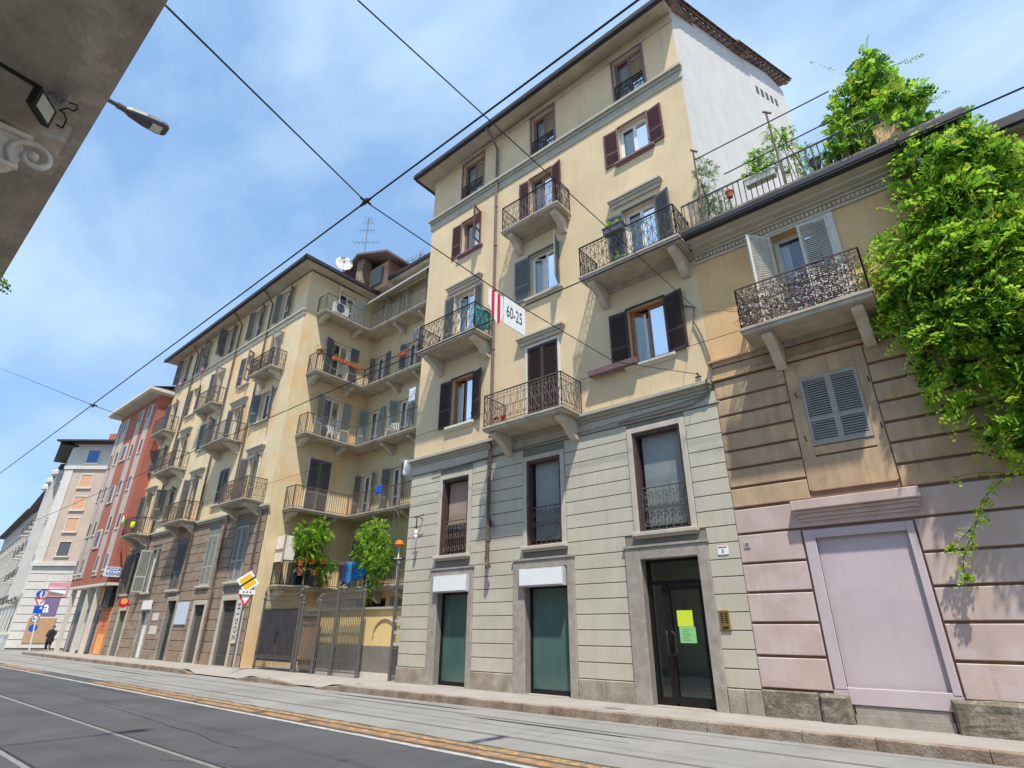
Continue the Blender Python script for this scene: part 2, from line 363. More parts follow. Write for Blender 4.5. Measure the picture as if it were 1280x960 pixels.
def window(b,fr,x0,x1,z0,z1,fm='white_paint',sm=None,ang=(180,180),sw=None,solid=False,surround=None,sill=None,ped=None,curt=.5,rev=.22,leaf=2,trans=False,cm='curtain',name='window',open_in=0,sur_w=.12,label=None,shd=.03,cfull=False,transom=None):
    w=x1-x0; f=.055; dd=-rev+.06
    mb=MB(fr); mb.box(x0,x0+f,dd-.05,dd,z0,z1); mb.box(x1-f,x1,dd-.05,dd,z0,z1); mb.box(x0+f,x1-f,dd-.05,dd,z1-f,z1); mb.box(x0+f,x1-f,dd-.05,dd,z0,z0+f)
    tz=z1-f
    if transom: mb.box(x0+f,x1-f,dd-.05,dd-.003,z1-transom-.04,z1-transom+.02); 
    zt=(z1-transom-.04) if transom else z1-f
    xi0,xi1=x0+f,x1-f; xm=(x0+x1)/2; s=.05
    def sash(a,c,rot=0,side=-1):
        # frame of one sash, optionally swung inwards by rot degrees
        t=radians(rot); h=a if side<0 else c; sg=1 if side<0 else -1; wd=c-a
        def L(l,tt,z): return (h+sg*(cos(t)*l)-sin(t)*tt*0, dd-.045-sin(t)*l+tt, z)
        def bx(l0,l1,z_0,z_1): mb.hexa([L(l0,0,z_0),L(l1,0,z_0),L(l1,.04,z_0),L(l0,.04,z_0),L(l0,0,z_1),L(l1,0,z_1),L(l1,.04,z_1),L(l0,.04,z_1)])
        zb=z0+f; bx(0,s,zb,zt); bx(wd-s,wd,zb,zt); bx(s,wd-s,zb,zb+s); bx(s,wd-s,zt-s,zt)
        if z1-z0>1.9: bx(s,wd-s,zb+(zt-zb)*.36,zb+(zt-zb)*.36+.045)
        g.quad(L(s,.02,zb+s),L(wd-s,.02,zb+s),L(wd-s,.02,zt-s),L(s,.02,zt-s))
    g=MB(fr)
    if leaf==2: sash(xi0,xm,open_in,-1); sash(xm,xi1,0,1)
    else: sash(xi0,xi1)
    if transom: g.quad((xi0,dd-.03,z1-transom+.02),(xi1,dd-.03,z1-transom+.02),(xi1,dd-.03,z1-f),(xi0,dd-.03,z1-f))
    o=mb.build(name,fm,b)
    if label: o['label']=label
    g.build('glass','glass',o)
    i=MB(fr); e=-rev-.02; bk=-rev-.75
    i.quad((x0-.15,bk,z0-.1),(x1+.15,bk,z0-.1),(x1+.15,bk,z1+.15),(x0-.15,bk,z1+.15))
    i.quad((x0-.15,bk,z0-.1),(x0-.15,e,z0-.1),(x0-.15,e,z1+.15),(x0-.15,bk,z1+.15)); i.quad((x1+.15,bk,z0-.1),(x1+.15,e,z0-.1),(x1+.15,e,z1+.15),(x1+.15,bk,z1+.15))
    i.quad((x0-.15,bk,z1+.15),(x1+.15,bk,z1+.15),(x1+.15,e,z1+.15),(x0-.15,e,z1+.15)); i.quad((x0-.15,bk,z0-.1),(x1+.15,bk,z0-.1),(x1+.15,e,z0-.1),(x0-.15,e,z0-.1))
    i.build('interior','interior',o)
    if curt>0:
        c=MB(fr); n=14; 
        halves=((xi0,xi1),) if cfull else ((xi0,xi0+w*curt/2*.95),(xi1-w*curt/2*.95,xi1))
        for a,bb in halves:
            pv=None
            for k in range(n+1):
                x=a+(bb-a)*k/n; dy=-rev-.10-.018*sin(k*2.1)-.01*sin(k*5.3)
                cur=((x,dy,z0+.08),(x,dy,z1-.06))
                if pv: c.quad(pv[0],cur[0],cur[1],pv[1])
                pv=cur
        c.build('curtain',cm,o)
    if surround:
        q=MB(fr); sw_=sur_w; zb=z0
        for a,c_,e0,e1 in ((x0-sw_,x0,zb,z1+sw_),(x1,x1+sw_,zb,z1+sw_),(x0,x1,z1,z1+sw_)): q.panel(a,c_,e0,e1,-.01,.035,.008)
        q.build('surround',surround,o)
    if sill:
        q=MB(fr); q.panel(x0-.16,x1+.16,z0-.09,z0,-.02,.12,.012); q.box(x0-.12,x1+.12,-.02,.06,z0-.14,z0-.09); q.build('sill',sill,o)
    if ped:
        q=MB(fr); px0,px1,pz,m_=ped
        q.box(px0+.08,px1-.08,-.01,.07,pz,pz+.12); q.box(px0+.04,px1-.04,-.01,.13,pz+.12,pz+.2); q.box(px0,px1,-.01,.20,pz+.2,pz+.27); q.box(px0+.03,px1-.03,-.01,.16,pz+.27,pz+.30)
        q.build('pediment',m_,o)
    if sm:
        W2=sw or w/2
        for side,a in ((-1,ang[0]),(1,ang[1])):
            if a is None: continue
            shutter(o,fr,x0 if side<0 else x1,side,W2,z0+.01,z1-.01,a,sm,d=(shd if a>20 else -.02),solid=solid)
    return o
def scroll(mb,P,cx,cz,r,turns,start,sg,rad,pts=9):
    path=[]
    for k in range(pts+1):
        t=k/pts; a=start+sg*turns*2*pi*t; rr=r*(1-.72*t); path.append(P(cx+rr*cos(a),cz+rr*sin(a)))
    mb.tube(path,rad,4)
def railing(par,fr,path,z0,h,style,m,step=.125,label=None,top=.022):
    mb=MB(fr); tot=0
    mb.tube([(x,d,z0+h) for x,d in path],top*1.15,6); mb.tube([(x,d,z0+.06) for x,d in path],.012,4)
    if style!='bars': mb.tube([(x,d,z0+h-.09) for x,d in path],.010,4)
    for (ax,ad),(bx_,bd) in zip(path,path[1:]):
        Ln=sqrt((bx_-ax)**2+(bd-ad)**2); n=max(1,round(Ln/step)); st=Ln/n
        def P(l,z,ax=ax,ad=ad,bx_=bx_,bd=bd,Ln=Ln): return (ax+(bx_-ax)*l/Ln, ad+(bd-ad)*l/Ln, z)
        mb.tube([P(0,z0),P(0,z0+h)],.018,6); mb.tube([P(Ln,z0),P(Ln,z0+h)],.018,6)
        for k in range(n):
            l=st*(k+.5); q=.0105
            if style=='bars': mb.tube([P(l,z0+.03),P(l,z0+h)],q*1.2,4)
            elif style=='scroll':
                mb.tube([P(l-st/2,z0+.05),P(l-st/2,z0+h)],q,4)
                r=st*.42
                scroll(mb,P,l,z0+h-.20,r,1.15,-pi/2,1 if k%2 else -1,q*.8); scroll(mb,P,l,z0+.18,r,1.15,pi/2,-1 if k%2 else 1,q*.8)
                mb.tube([P(l,z0+h-.2-r),P(l+(r if k%2 else -r)*.6,z0+h*.62),P(l,z0+h*.5),P(l-(r if k%2 else -r)*.6,z0+h*.38),P(l,z0+.18+r)],q*.9,4)
                scroll(mb,P,l,z0+h*.5,r*.6,1,0,1,q*.7,6)
            elif style=='belly':
                mb.tube([P(l-st/2,z0+.05),P(l-st/2,z0+h)],q,4)
                sg=1 if k%2 else -1; a=st*.33
                mb.tube([P(l+sg*a,z0+h-.1),P(l-sg*a,z0+h*.78),P(l+sg*a,z0+h*.58),P(l+sg*a*.6,z0+h*.42),P(l-sg*a,z0+h*.26),P(l+sg*a,z0+.08)],q*.9,4)
                mb.tube([P(l+st*.3*cos(t),z0+h*.5+.055*sin(t)) for t in [i*pi/3 for i in range(6)]],q*.8,4,closed=True)
            elif style=='leafy':
                mb.tube([P(l-st/2,z0+.05),P(l-st/2,z0+h)],q,4)
                for j in range(4):
                    zc=z0+.16+j*(h-.3)/3.4; scroll(mb,P,l,zc,st*.47,1.3,R_.uniform(0,6.28),R_.choice((-1,1)),.010,8)
                    for _ in range(2):
                        a=R_.uniform(0,6.28); c_=Vector(P(l+R_.uniform(-.04,.04),zc+R_.uniform(-.06,.06))); s_=.032
                        mb.quad(c_+Vector((cos(a)*s_,.014,sin(a)*s_)),c_+Vector((-sin(a)*s_*.6,0,cos(a)*s_*.6)),c_-Vector((cos(a)*s_,-.014,sin(a)*s_)),c_-Vector((-sin(a)*s_*.6,0,cos(a)*s_*.6)))
    o=mb.build('railing',m,par)
    if label: o['label']=label
    return o
def corbel(par,fr,xc,w,dep,hgt,zt,m):
    mb=MB(fr)
    prof=[(0,0),(dep,0),(dep+.02,-.06),(dep-.02,-.13),(dep-.1,-.17),(dep*.72,-.2),(dep*.5,-.3*hgt/.55),(dep*.36,-.42*hgt/.55),(dep*.22,-.5*hgt/.55),(.08,-hgt),(0,-hgt)]
    mb.prism(prof,lambda p:(xc-w/2,p[0],zt+p[1]),lambda p:(xc+w/2,p[0],zt+p[1]))
    pr2=[(dep*.95,-.05),(dep*.93,-.12),(dep*.7,-.15),(dep*.45,-.25*hgt/.55),(dep*.15,-.4*hgt/.55),(.04,-.3),(.04,-.05)]
    mb.prism(pr2,lambda p:(xc-w/2-.012,p[0],zt+p[1]),lambda p:(xc+w/2+.012,p[0],zt+p[1]))
    mb.build('corbel',m,par)
def balcony(b,fr,x0,x1,dep,zt,style='scroll',rm='iron',m='slab',cm='trim',corb=None,h=.98,cw=.2,ch=.55,label=None,thick=.13,step=.125,ends=True):
    mb=MB(fr); mb.box(x0,x1,-.02,dep,zt-.06,zt); mb.box(x0+.03,x1-.03,-.02,dep-.03,zt-thick,zt-.06)
    # sunk underside field
    mb.box(x0+.05,x1-.05,-.02,.10,zt-thick-.10,zt-thick)
    o=mb.build('balcony',m,b)
    if label: o['label']=label
    for xc in (corb if corb is not None else (x0+.28,x1-.28)): corbel(o,fr,xc,cw,dep*.82,ch,zt-thick,cm)
    e=.05; railing(o,fr,[(x0+e,0),(x0+e,dep-e),(x1-e,dep-e),(x1-e,0)],zt,h,style,rm,step)
    return o
def hip_roof(b,x0,x1,y0,y1,z,rise,ov,m='tile',em='gutter',sf='soffit',fasc=.16,name='roof'):
    mb=MB(); X0,X1,Y0,Y1=x0-ov[0],x1+ov[1],y0-ov[2],y1+ov[3]; dy=(Y1-Y0)/2
    c=[Vector((X0,Y0,z)),Vector((X1,Y0,z)),Vector((X1,Y1,z)),Vector((X0,Y1,z))]
    r0=Vector((X0+(dy if ov[0] else 0),Y0+dy,z+rise)); r1=Vector((X1-(dy if ov[1] else 0),Y0+dy,z+rise))
    mb.quad(c[0],c[1],r1,r0); mb.quad(c[2],c[3],r0,r1); mb.face([mb.P(c[1]),mb.P(c[2]),mb.P(r1)]); mb.face([mb.P(c[3]),mb.P(c[0]),mb.P(r0)])
    return mb.build(name,m,b)
random.seed(3)
F0=Fr(0,12.0)
# ================================================================== SETTING: ground
g=MB(); g.quad((-600,-60,-.02),(300,-60,-.02),(300,400,-.02),(-600,400,-.02)); struct('ground',g,'concrete')
g=MB(); g.quad((-200,-1.2,-.004),(40,-1.2,-.004),(40,6.5,-.004),(-200,6.5,-.004)); struct('road',g,'asphalt')
g=MB(); g.quad((-200,6.5,-.008),(40,6.5,-.008),(40,12.0,-.008),(-200,12.0,-.008)); struct('tram_lane',g,'concrete')
g=MB(); g.box(-40,20,-1.3,1.15,-.05,.12); struct('near_pavement',g,'sidewalk'); g=MB(); g.box(-40,20,1.15,1.3,-.05,.125); struct('near_kerb',g,'kerb_stone')
g=MB(); g.quad((-80,6.5,-.002),(-23.2,6.5,-.002),(-23.2,7.12,-.002),(-80,7.12,-.002)); struct('asphalt_strip',g,'asphalt')
def ragged(name,m,x0,x1,y0,y1,z,amp,step=.35,hole=0):
    mb=MB(); x=x0; pv=None; rr=random.Random(int(abs(y0*100)))
    while x<=x1:
        a=(x,y0+rr.uniform(-amp,amp),z); b_=(x,y1+rr.uniform(-amp,amp),z)
        if pv and rr.random()>hole: mb.quad(pv[0],a,b_,pv[1])
        pv=(a,b_); x+=step
    return struct(name,mb,m)
ragged('white_line','white_line',-60,30,6.38,6.50,.002,.008)
ragged('edge_line','white_line',-60,-23.5,7.08,7.16,.003,.012,.35,.06)
ragged('orange_line','orange_line',-23.0,30,6.62,6.84,.002,.02,.25,.02)
ragged('yellow_line','yellow_line',-23.0,30,6.92,7.10,.002,.02,.25,.03)
ragged('worn_edge','rubble',-23.2,30,6.50,7.19,-.001,.03,.22)
ragged('worn_patch','orange_line',-37,-29,6.62,7.05,.003,.08,.3,.25)
rr_=random.Random(9)
def blob(name,m,x,y,rx,ry,z,seed):
    r_=random.Random(seed); q=MB(); n=18; q.face([q.P((x+rx*cos(2*pi*k/n)*r_.uniform(.75,1.1),y+ry*sin(2*pi*k/n)*r_.uniform(.7,1.1),z)) for k in range(n)]); return struct(name,q,m)
mm('tar',(.04,.04,.042),.8,.2,6,.4,90); mm('dust',(.17,.165,.16),.95,.2,5,.2,90)
for k,(x,y,rx,ry) in enumerate(((-20,6.2,2.6,.03),(-12,9.9,3,.05),(-7,9.2,2.2,.04),(-28,9.0,4,.05))): blob('tar_seam','tar',x,y,rx,ry,.0005,k)
for k,(x,y,rx,ry) in enumerate(((-6.6,11.1,.25,.12),(-14.9,10.95,.2,.1))): blob('manhole_cover','dado',x,y,rx,ry,.152,k+30)
def crack(x0,y0,x1,y1,w,z,seed,m='tar'):
    r_=random.Random(seed); q=MB(); n=40; pv=None; off=0
    for k in range(n+1):
        t=k/n; off=off*.8+r_.uniform(-.035,.035); x=x0+(x1-x0)*t; y=y0+(y1-y0)*t+off; ww=w*r_.uniform(.4,1.2); cur=((x,y-ww,z),(x,y+ww,z))
        if pv: q.quad(pv[0],cur[0],cur[1],pv[1])
        pv=cur
    struct('road_crack',q,m)
crack(-22,8.7,-5,8.75,.008,.001,1); crack(-12,10.05,0,10.3,.008,.001,2); crack(-16,5.0,-9,4.6,.008,.001,3); crack(-30,7.6,-14,7.45,.008,.001,4); crack(-9,3.6,-4,5.9,.006,.001,5); crack(-11.5,9.42,-11.3,10.3,.006,.001,6); crack(-6.1,7.2,-5.8,10.5,.006,.001,7)
ragged('centre_joint','white_line',-120,30,.4,.42,.001,.01)
def rails(name,y,dark=False):
    mb=MB(); mb.box(-200,40,y-.035,y+.035,-.03,.004); o=struct(name,mb,'steel')
    mb=MB(); mb.quad((-200,y+.037,.001),(40,y+.037,.001),(40,y+.085,.001),(-200,y+.085,.001)); struct('rail_groove',mb,'rail_groove')
rails('tram_rail',2.36); rails('tram_rail',3.88)
for y in (7.93,9.42):
    mb=MB(); mb.box(-200,40,y-.012,y+.010,-.03,.001); struct('tram_rail',mb,'sign_back' if 0 else 'dado'); mb=MB(); mb.quad((-200,y+.014,.0015),(40,y+.014,.0015),(40,y+.038,.0015),(-200,y+.038,.0015)); struct('rail_groove',mb,'rail_groove')
# pavement and kerb: runs from y=10.2 far away to 10.6 near the camera, dropped at the driveways
def ky(x): return 10.12+.5*min(1,max(0,(x+22)/20))
def kz(x):
    for a,b in ((-24.2,-20.6),(-18.0,-16.0)):
        if a<x<b: return .035+.10*0
    return .145
mb=MB(); kb=MB(); xs=[-50+.9*k for k in range(0,100)]
def kzz(x):
    z=.145
    for a,b in ((-24.2,-20.7),(-18.1,-16.0)):
        if a-.6<x<b+.6:
            t=0 if a<=x<=b else min(abs(x-a),abs(x-b))/.6; z=min(z,.03+.115*t)
    return z
step=.3; x=-50.0
while x<36:
    xa,xb=x,x+step
    mb.quad((xa,ky(xa)+.16,kzz(xa)),(xb,ky(xb)+.16,kzz(xb)),(xb,11.55,.148),(xa,11.55,.148))
    mb.quad((xa,11.55,.148),(xb,11.55,.148),(xb,17,.150),(xa,17,.150))
    x=xb
struct('pavement',mb,'sidewalk')
x=-50.0; k=0
while x<36:
    ln=[1.0,1.3,.9,1.5][k%4]; xa,xb=x,x+ln-.012
    if not (kzz(x)<.05 and kzz(x+ln)<.05):
        za,zb=kzz(xa)+.004,kzz(xb)+.004; ya,yb=ky(xa),ky(xb); c=.012
        kb.hexa([(xa,ya,-.05),(xb,yb,-.05),(xb,yb+.17,-.05),(xa,ya+.17,-.05),(xa,ya,za-c),(xb,yb,zb-c),(xb,yb+.17,zb-c),(xa,ya+.17,za-c)])
        kb.quad((xa,ya,za-c),(xb,yb,zb-c),(xb,yb+c,zb),(xa,ya+c,za)); kb.quad((xa,ya+c,za),(xb,yb+c,zb),(xb,yb+.17,zb),(xa,ya+.17,za))
    x+=ln; k+=1
struct('kerb',kb,'kerb_stone')
mb=MB(); mb.box(-50.02,-49.9,ky(-50),14,-.02,.145); mb.quad((-50,10.2,.15),(-49.8,10.2,.15),(-49.8,16,.15),(-50,16,.15)); struct('kerb_end',mb,'kerb_stone')
mb=MB()
for k in range(6): mb.quad((-58-3*0-k*1.0,7.4,.002),(-57.5-k*1.0,7.4,.002),(-57.5-k*1.0,11.5,.002),(-58-k*1.0,11.5,.002))
struct('crossing_stripes',mb,'white_line')
# ================================================================== main cream building (B)
B=thing('apartment_building',(-9,12,.14),'cream five-storey block with grey-green grooved ground floor and wrought iron balconies','building')
f=F0
HB=[(-12.82,-11.68,17.4,19.38),(-9.22,-8.20,17.4,19.38),(-5.70,-4.64,17.46,19.44),
 (-12.72,-11.72,14.72,16.28),(-9.34,-8.36,13.97,16.42),(-5.74,-4.74,14.9,16.33),
 (-12.88,-11.9,10.52,12.95),(-9.38,-8.22,11.38,13.06),(-5.82,-4.82,10.60,12.95),
 (-12.82,-11.82,7.75,9.48),(-9.48,-8.34,6.97,9.58),(-6.0,-4.92,7.93,9.62)]
HG=[(-13.0,-11.82,3.62,5.98),(-9.55,-8.38,3.62,5.98),(-6.18,-4.92,3.66,6.08),
 (-12.95,-11.68,.15,3.02),(-9.62,-8.26,.15,3.06),(-6.22,-4.86,.15,3.06)]
ST=[(-13.28,-11.5,.1,3.21),(-10.0,-8.05,.1,3.26),(-6.6,-4.62,.1,3.32)]
w=MB(f); wall_grid(w,-14.55,-3.97,6.9,19.95,HB)
w.quad((-3.97,0,11.2),(-3.5,0,11.2),(-3.5,0,19.95),(-3.97,0,19.95)); w.quad((-3.5,0,10.9),(-3.5,-.3,10.9),(-3.5,-.3,19.95),(-3.5,0,19.95)); w.quad((-3.97,0,10.9),(-3.5,0,10.9),(-3.5,0,11.25),(-3.97,0,11.25))
wall=w.build('wall','cream',B)
w=MB(f); w.quad((-14.55,0,.1),(-14.55,-9,.1),(-14.55,-9,19.95),(-14.55,0,19.95)); w.build('side_wall','cream_court',B)
w=MB(f); wall_grid(w,-14.55,-3.9,.1,6.92,HG,d=-.02,rev=.3); w.build('groove_wall','groove',B)
def gable(x,y,z): return (x+.2*(y-12)*0,y,z)
GL=[.57+.338*k for k in range(17)]+[6.35]
c=MB(f); courses(c,-14.55,-3.97,GL,[(h[0]-.14,h[1]+.14,h[2]-.1,h[3]+.12) for h in HG[:3]]+ST,gap=.022,d0=-.03,d1=.0,c=.005)
c.panel(-14.55,-3.97,6.36,6.66,-.03,.012,.006); c.build('grooved_course','graygreen',B)
c=MB(f); c.box(-14.6,-4.05,-.02,.05,6.66,6.74); c.box(-14.62,-4.02,-.02,.11,6.74,6.82); c.box(-14.66,-4.0,-.02,.2,6.82,6.9); c.build('cornice','trim_gray',B)
c=MB(f); c.box(-14.6,-3.46,-.02,.04,16.84,17.14); c.box(-14.62,-3.44,-.02,.09,17.14,17.24); c.box(-14.66,-3.42,-.02,.17,17.24,17.34); c.build('string_course','trim_gray',B)
c=MB(f); c.box(-14.58,-3.9,-.02,.03,6.36,6.40); c.build('band','trim_gray',B)
c=MB(f)
xs_=[-14.55,-13.28,-11.5,-10.0,-8.05,-6.6,-4.62,-3.97]
for a,b_ in ((-14.57,-13.29),(-11.49,-10.01),(-8.04,-6.61),(-4.61,-3.96)):
    c=MB(f); m_=a+(b_-a)*.5
    c.panel(a,m_-.004,.1,.56,-.02,.035,.012); c.panel(m_+.004,b_,.1,.56,-.02,.035,.012)
    c.build('plinth','plinth',B)
# stone door surrounds
for (a,b_,z0,z1),h in zip(ST,HG[3:]):
    c=MB(f); c.panel(a,h[0],z0,z1,-.03,.05,.012); c.panel(h[1],b_,z0,z1,-.03,.05,.012); c.panel(h[0],h[1],h[3],z1,-.03,.05,.012); c.box(a-.03,b_+.03,-.02,.075,z1,z1+.05)
    c.box(h[0],h[1],-.35,-.02,z1-.35,h[3]+.002) if 0 else None
    c.box(h[0],h[1],-.3,.08,z0,.158); c.build('door_surround','granite',B)
# windows
def W(h,**k): return window(B,f,*h,**k)
for h in HB[:3]:
    o=W(h,fm='wine_frame',curt=.9,surround='wine_frame',sur_w=.07)
    railing(o,f,[(h[0]+.02,-.03),(h[1]-.02,-.03)],h[2]+.02,.75,'belly','iron',.13)
W(HB[3],fm='wine_frame',sm='wine',ang=(178,105),sw=.5,surround='wine_frame',sur_w=.05,sill='wine_frame',curt=.4)
W(HB[4],fm='wine_frame',sm='wine',ang=(176,172),sw=.44,surround='wine_frame',sur_w=.05,curt=.5)
W(HB[5],fm='white_paint',sm='wine',ang=(177,174),sw=.5,surround='wine_frame',sur_w=.05,sill='wine_frame',curt=.9)
W(HB[6],sm='graybrown',ang=(172,168),sw=.48,curt=.5,surround='trim_pale',sur_w=.06,ped=(-13.29,-11.5,13.1,'trim'),open_in=40)
W(HB[7],sm='blue_gray',ang=(175,112),sw=.6,curt=.9,sill='trim',surround='dark_gray',sur_w=.05,open_in=30)
W(HB[8],sm='dark_gray',ang=(170,165),sw=.5,curt=.95,surround='dark_gray',sur_w=.06,ped=(-6.24,-4.5,13.22,'trim'))
W(HB[9],fm='wood_orange',sm='darkbrown',ang=(176,165),sw=.52,curt=.5,sill='trim_pale',surround='darkbrown',sur_w=.05,open_in=50)
W(HB[10],fm='darkbrown',sm='darkbrown',ang=(2,2),sw=.57,surround='trim_pale',sur_w=.08,ped=(-9.84,-8.04,9.72,'trim'),curt=0)
W(HB[11],fm='wood_orange',sm='darkbrown',ang=(176,170),sw=.54,curt=.7,sill='trim_pale',surround='darkbrown',sur_w=.05,open_in=25)
for k,h in enumerate(HG[:3]):
    o=W(h,fm='black_frame',leaf=1,curt=0,surround='trim_taupe',sur_w=.13,sill='trim_taupe',rev=.3,transom=None)
    q=MB(f); 
    for a,b_,e0,e1 in ((h[0],h[0]+.07,h[2],h[3]),(h[1]-.07,h[1],h[2],h[3]),(h[0]+.07,h[1]-.07,h[3]-.08,h[3])): q.box(a,b_,-.23,-.01,e0,e1)
    q.build('reveal','reveal_brown',o)
    q=MB(f); zz=h[2]+1.0
    if k==0: q.box(h[0]+.12,h[1]-.08,-.228,-.222,zz-.05,h[3]-.1); q.build('blind','blind_beige',o)
    else:
        n=30
        for j in range(n): 
            z_=h[2]+.15+(h[3]-h[2]-.2)*j/n; q.quad((h[0]+.15,-.236,z_),(h[1]-.13,-.236,z_),(h[1]-.13,-.226,z_+.075),(h[0]+.15,-.226,z_+.075))
        q.build('blind','sky_blind',o)
    rl=MB(f); x0,x1=h[0]+.09,h[1]-.09; z0=h[2]+.03; hh=1.0; n=6; st=(x1-x0)/n; d=-.08
    rl.tube([(x0,d,z0+hh),(x1,d,z0+hh)],.016,5); rl.tube([(x0,d,z0+.02),(x1,d,z0+.02)],.012,5); rl.tube([(x0,d,z0+hh*.5),(x1,d,z0+hh*.5)],.01,5)
    for j in range(n+1): rl.tube([(x0+st*j,d,z0),(x0+st*j,d,z0+hh)],.009,4)
    for j in range(n):
        xc=x0+st*(j+.5)
        for zc,s_ in ((z0+hh*.78,1),(z0+hh*.22,-1),(z0+hh*.5,1)):
            rl.tube([(xc+st*.42*cos(t*pi/6),d,zc+s_*st*.5*sin(t*pi/6)+s_*.03) for t in range(7)],.009,4)
            rl.tube([(xc+st*.2*cos(t*pi/4),d,zc+st*.2*sin(t*pi/4)) for t in range(8)],.008,4,closed=True)
        rl.tube([(xc,d,z0+hh*.12),(xc,d,z0+hh*.9)],.007,4)
    rl.build('railing','iron_gray' if k==2 else 'iron_rust',o)
# shop windows and glazed door
for k,h in enumerate(HG[3:5]):
    q=MB(f); a,b_,z0,z1=h
    for u0,u1,e0,e1 in ((a,a+.06,.158,z1),(b_-.06,b_,.158,z1),(a+.06,b_-.06,z1-.5,z1),(a+.06,b_-.06,.158,.26)): q.box(u0,u1,-.3,-.2,e0,e1)
    o=q.build('shop_window','black_frame',B); q=MB(f); q.quad((a+.06,-.25,.26),(b_-.06,-.25,.26),(b_-.06,-.25,z1-.5),(a+.06,-.25,z1-.5)); q.build('glass','frosted_green',o)
h=HG[5]; a,b_,z0,z1=h; q=MB(f)
for u0,u1,e0,e1 in ((a,a+.08,.158,z1),(b_-.09,b_,.158,z1),(a+.08,b_-.09,z1-.06,z1),(a+.08,b_-.09,2.52,2.60),(-5.88,-5.78,.158,2.52),(-5.78,-5.72,.2,2.48),(b_-.17,b_-.1,.2,2.48),(a+.08,-5.88,.158,.30),(-5.72,b_-.17,.17,.33),(-5.72,b_-.17,2.40,2.48)): q.box(u0,u1,-.3,-.21,e0,e1)
o=q.build('entrance_door','black_frame',B)
q=MB(f); q.quad((a+.08,-.25,.3),(-5.88,-.25,.3),(-5.88,-.25,2.52),(a+.08,-.25,2.52)); q.quad((-5.72,-.25,.33),(b_-.17,-.25,.33),(b_-.17,-.25,2.4),(-5.72,-.25,2.4)); q.quad((a+.08,-.25,2.6),(b_-.09,-.25,2.6),(b_-.09,-.25,z1-.06),(a+.08,-.25,z1-.06)); q.build('glass','shop_glass',o)
for xh in (-5.83,-5.70):
    q=MB(f); q.tube([(xh,-.20,1.12),(xh,-.12,1.10),(xh+.08*(1 if xh>-5.8 else .3),-.09,1.16),(xh+.08*(1 if xh>-5.8 else .3),-.09,1.5),(xh,-.12,1.56),(xh,-.20,1.54)],.018,8); q.build('handle','black_plastic',o)
q=MB(f); q.quad((a-.6,-2.6,.15),(b_+.6,-2.6,.15),(b_+.6,-2.6,3.1),(a-.6,-2.6,3.1)); q.quad((a-.6,-.32,.15),(a-.6,-2.6,.15),(a-.6,-2.6,3.1),(a-.6,-.32,3.1)); q.quad((b_+.6,-.32,.15),(b_+.6,-2.6,.15),(b_+.6,-2.6,3.1),(b_+.6,-.32,3.1)); q.quad((a-.6,-.32,3.1),(b_+.6,-.32,3.1),(b_+.6,-2.6,3.1),(a-.6,-2.6,3.1)); q.quad((a-.6,-.32,.16),(b_+.6,-.32,.16),(b_+.6,-2.6,.16),(a-.6,-2.6,.16))
q.build('interior','white_paint',o)
for nm,lb,m_,zz0,zz1 in (('notice','yellow paper notice taped above the green sheet on the glazed entrance door','paper_yellow',1.66,1.98),('notice','pale green printed sheet on the glazed entrance door below the yellow paper','paper_green',1.34,1.655)):
    q=MB(f); q.box(-5.6 if zz0>1.5 else -5.58,-5.25 if zz0>1.5 else -5.22,-.247,-.243,zz0,zz1)
    if zz0<1.5:
        q.m=1
        for j in range(7): q.quad((-5.52,-.2425,1.38+.035*j),(-5.30-.04*(j%3),-.2425,1.38+.035*j),(-5.30-.04*(j%3),-.2425,1.392+.035*j),(-5.52,-.2425,1.392+.035*j))
    tag(q.build(nm,[m_,'dado']),lb,'notice')
# balconies
balcony(B,f,-10.0,-7.64,.8,13.95,'scroll','iron')
balcony(B,f,-13.67,-10.87,1.0,10.47,'belly','iron')
balcony(B,f,-6.88,-3.93,1.0,10.58,'belly','iron')
balcony(B,f,-10.42,-7.56,1.0,6.93,'scroll','iron_rust')
# eaves, gutter, roof
q=MB(f)
q.hexa([(-14.55,0,19.35),(-3.42,0,19.92),(-3.42,.72,19.62),(-14.95,.75,19.40)]*1+[(-14.55,0,19.45),(-3.42,0,20.0),(-3.42,.72,19.74),(-14.95,.75,19.52)]) if 0 else None
q.quad((-14.55,0,19.55),(-3.42,0,19.95),(-3.42,.72,19.62),(-15.0,.72,19.40)); q.quad((-14.55,0,19.55),(-15.0,.72,19.40),(-15.0,-8,19.40),(-14.55,-8,19.55))
q.box(-14.57,-3.45,0,.06,19.46,19.60)
q.build('soffit','soffit',B)
q=MB(f); q.hexa([(-15.05,.70,19.40),(-3.36,.70,19.60),(-3.36,.86,19.60),(-15.05,.86,19.40),(-15.05,.70,19.58),(-3.36,.70,19.78),(-3.36,.86,19.78),(-15.05,.86,19.58)]); q.box(-15.08,-14.95,-8,.70,19.40,19.58); q.build('gutter','gutter',B)
q=MB(); 
q.quad((-15.0,11.15,19.55),(-3.2,11.15,19.75),(-3.2,18.5,22.6),(-15.0,18.5,22.6)); q.quad((-15,18.5,22.6),(-3.2,18.5,22.6),(-3.2,26,20),(-15,26,20)); q.quad((-15,11.15,19.55),(-15,18.5,22.6),(-15,26,20),(-15,22,19.5))
q.build('roof','tile',B)
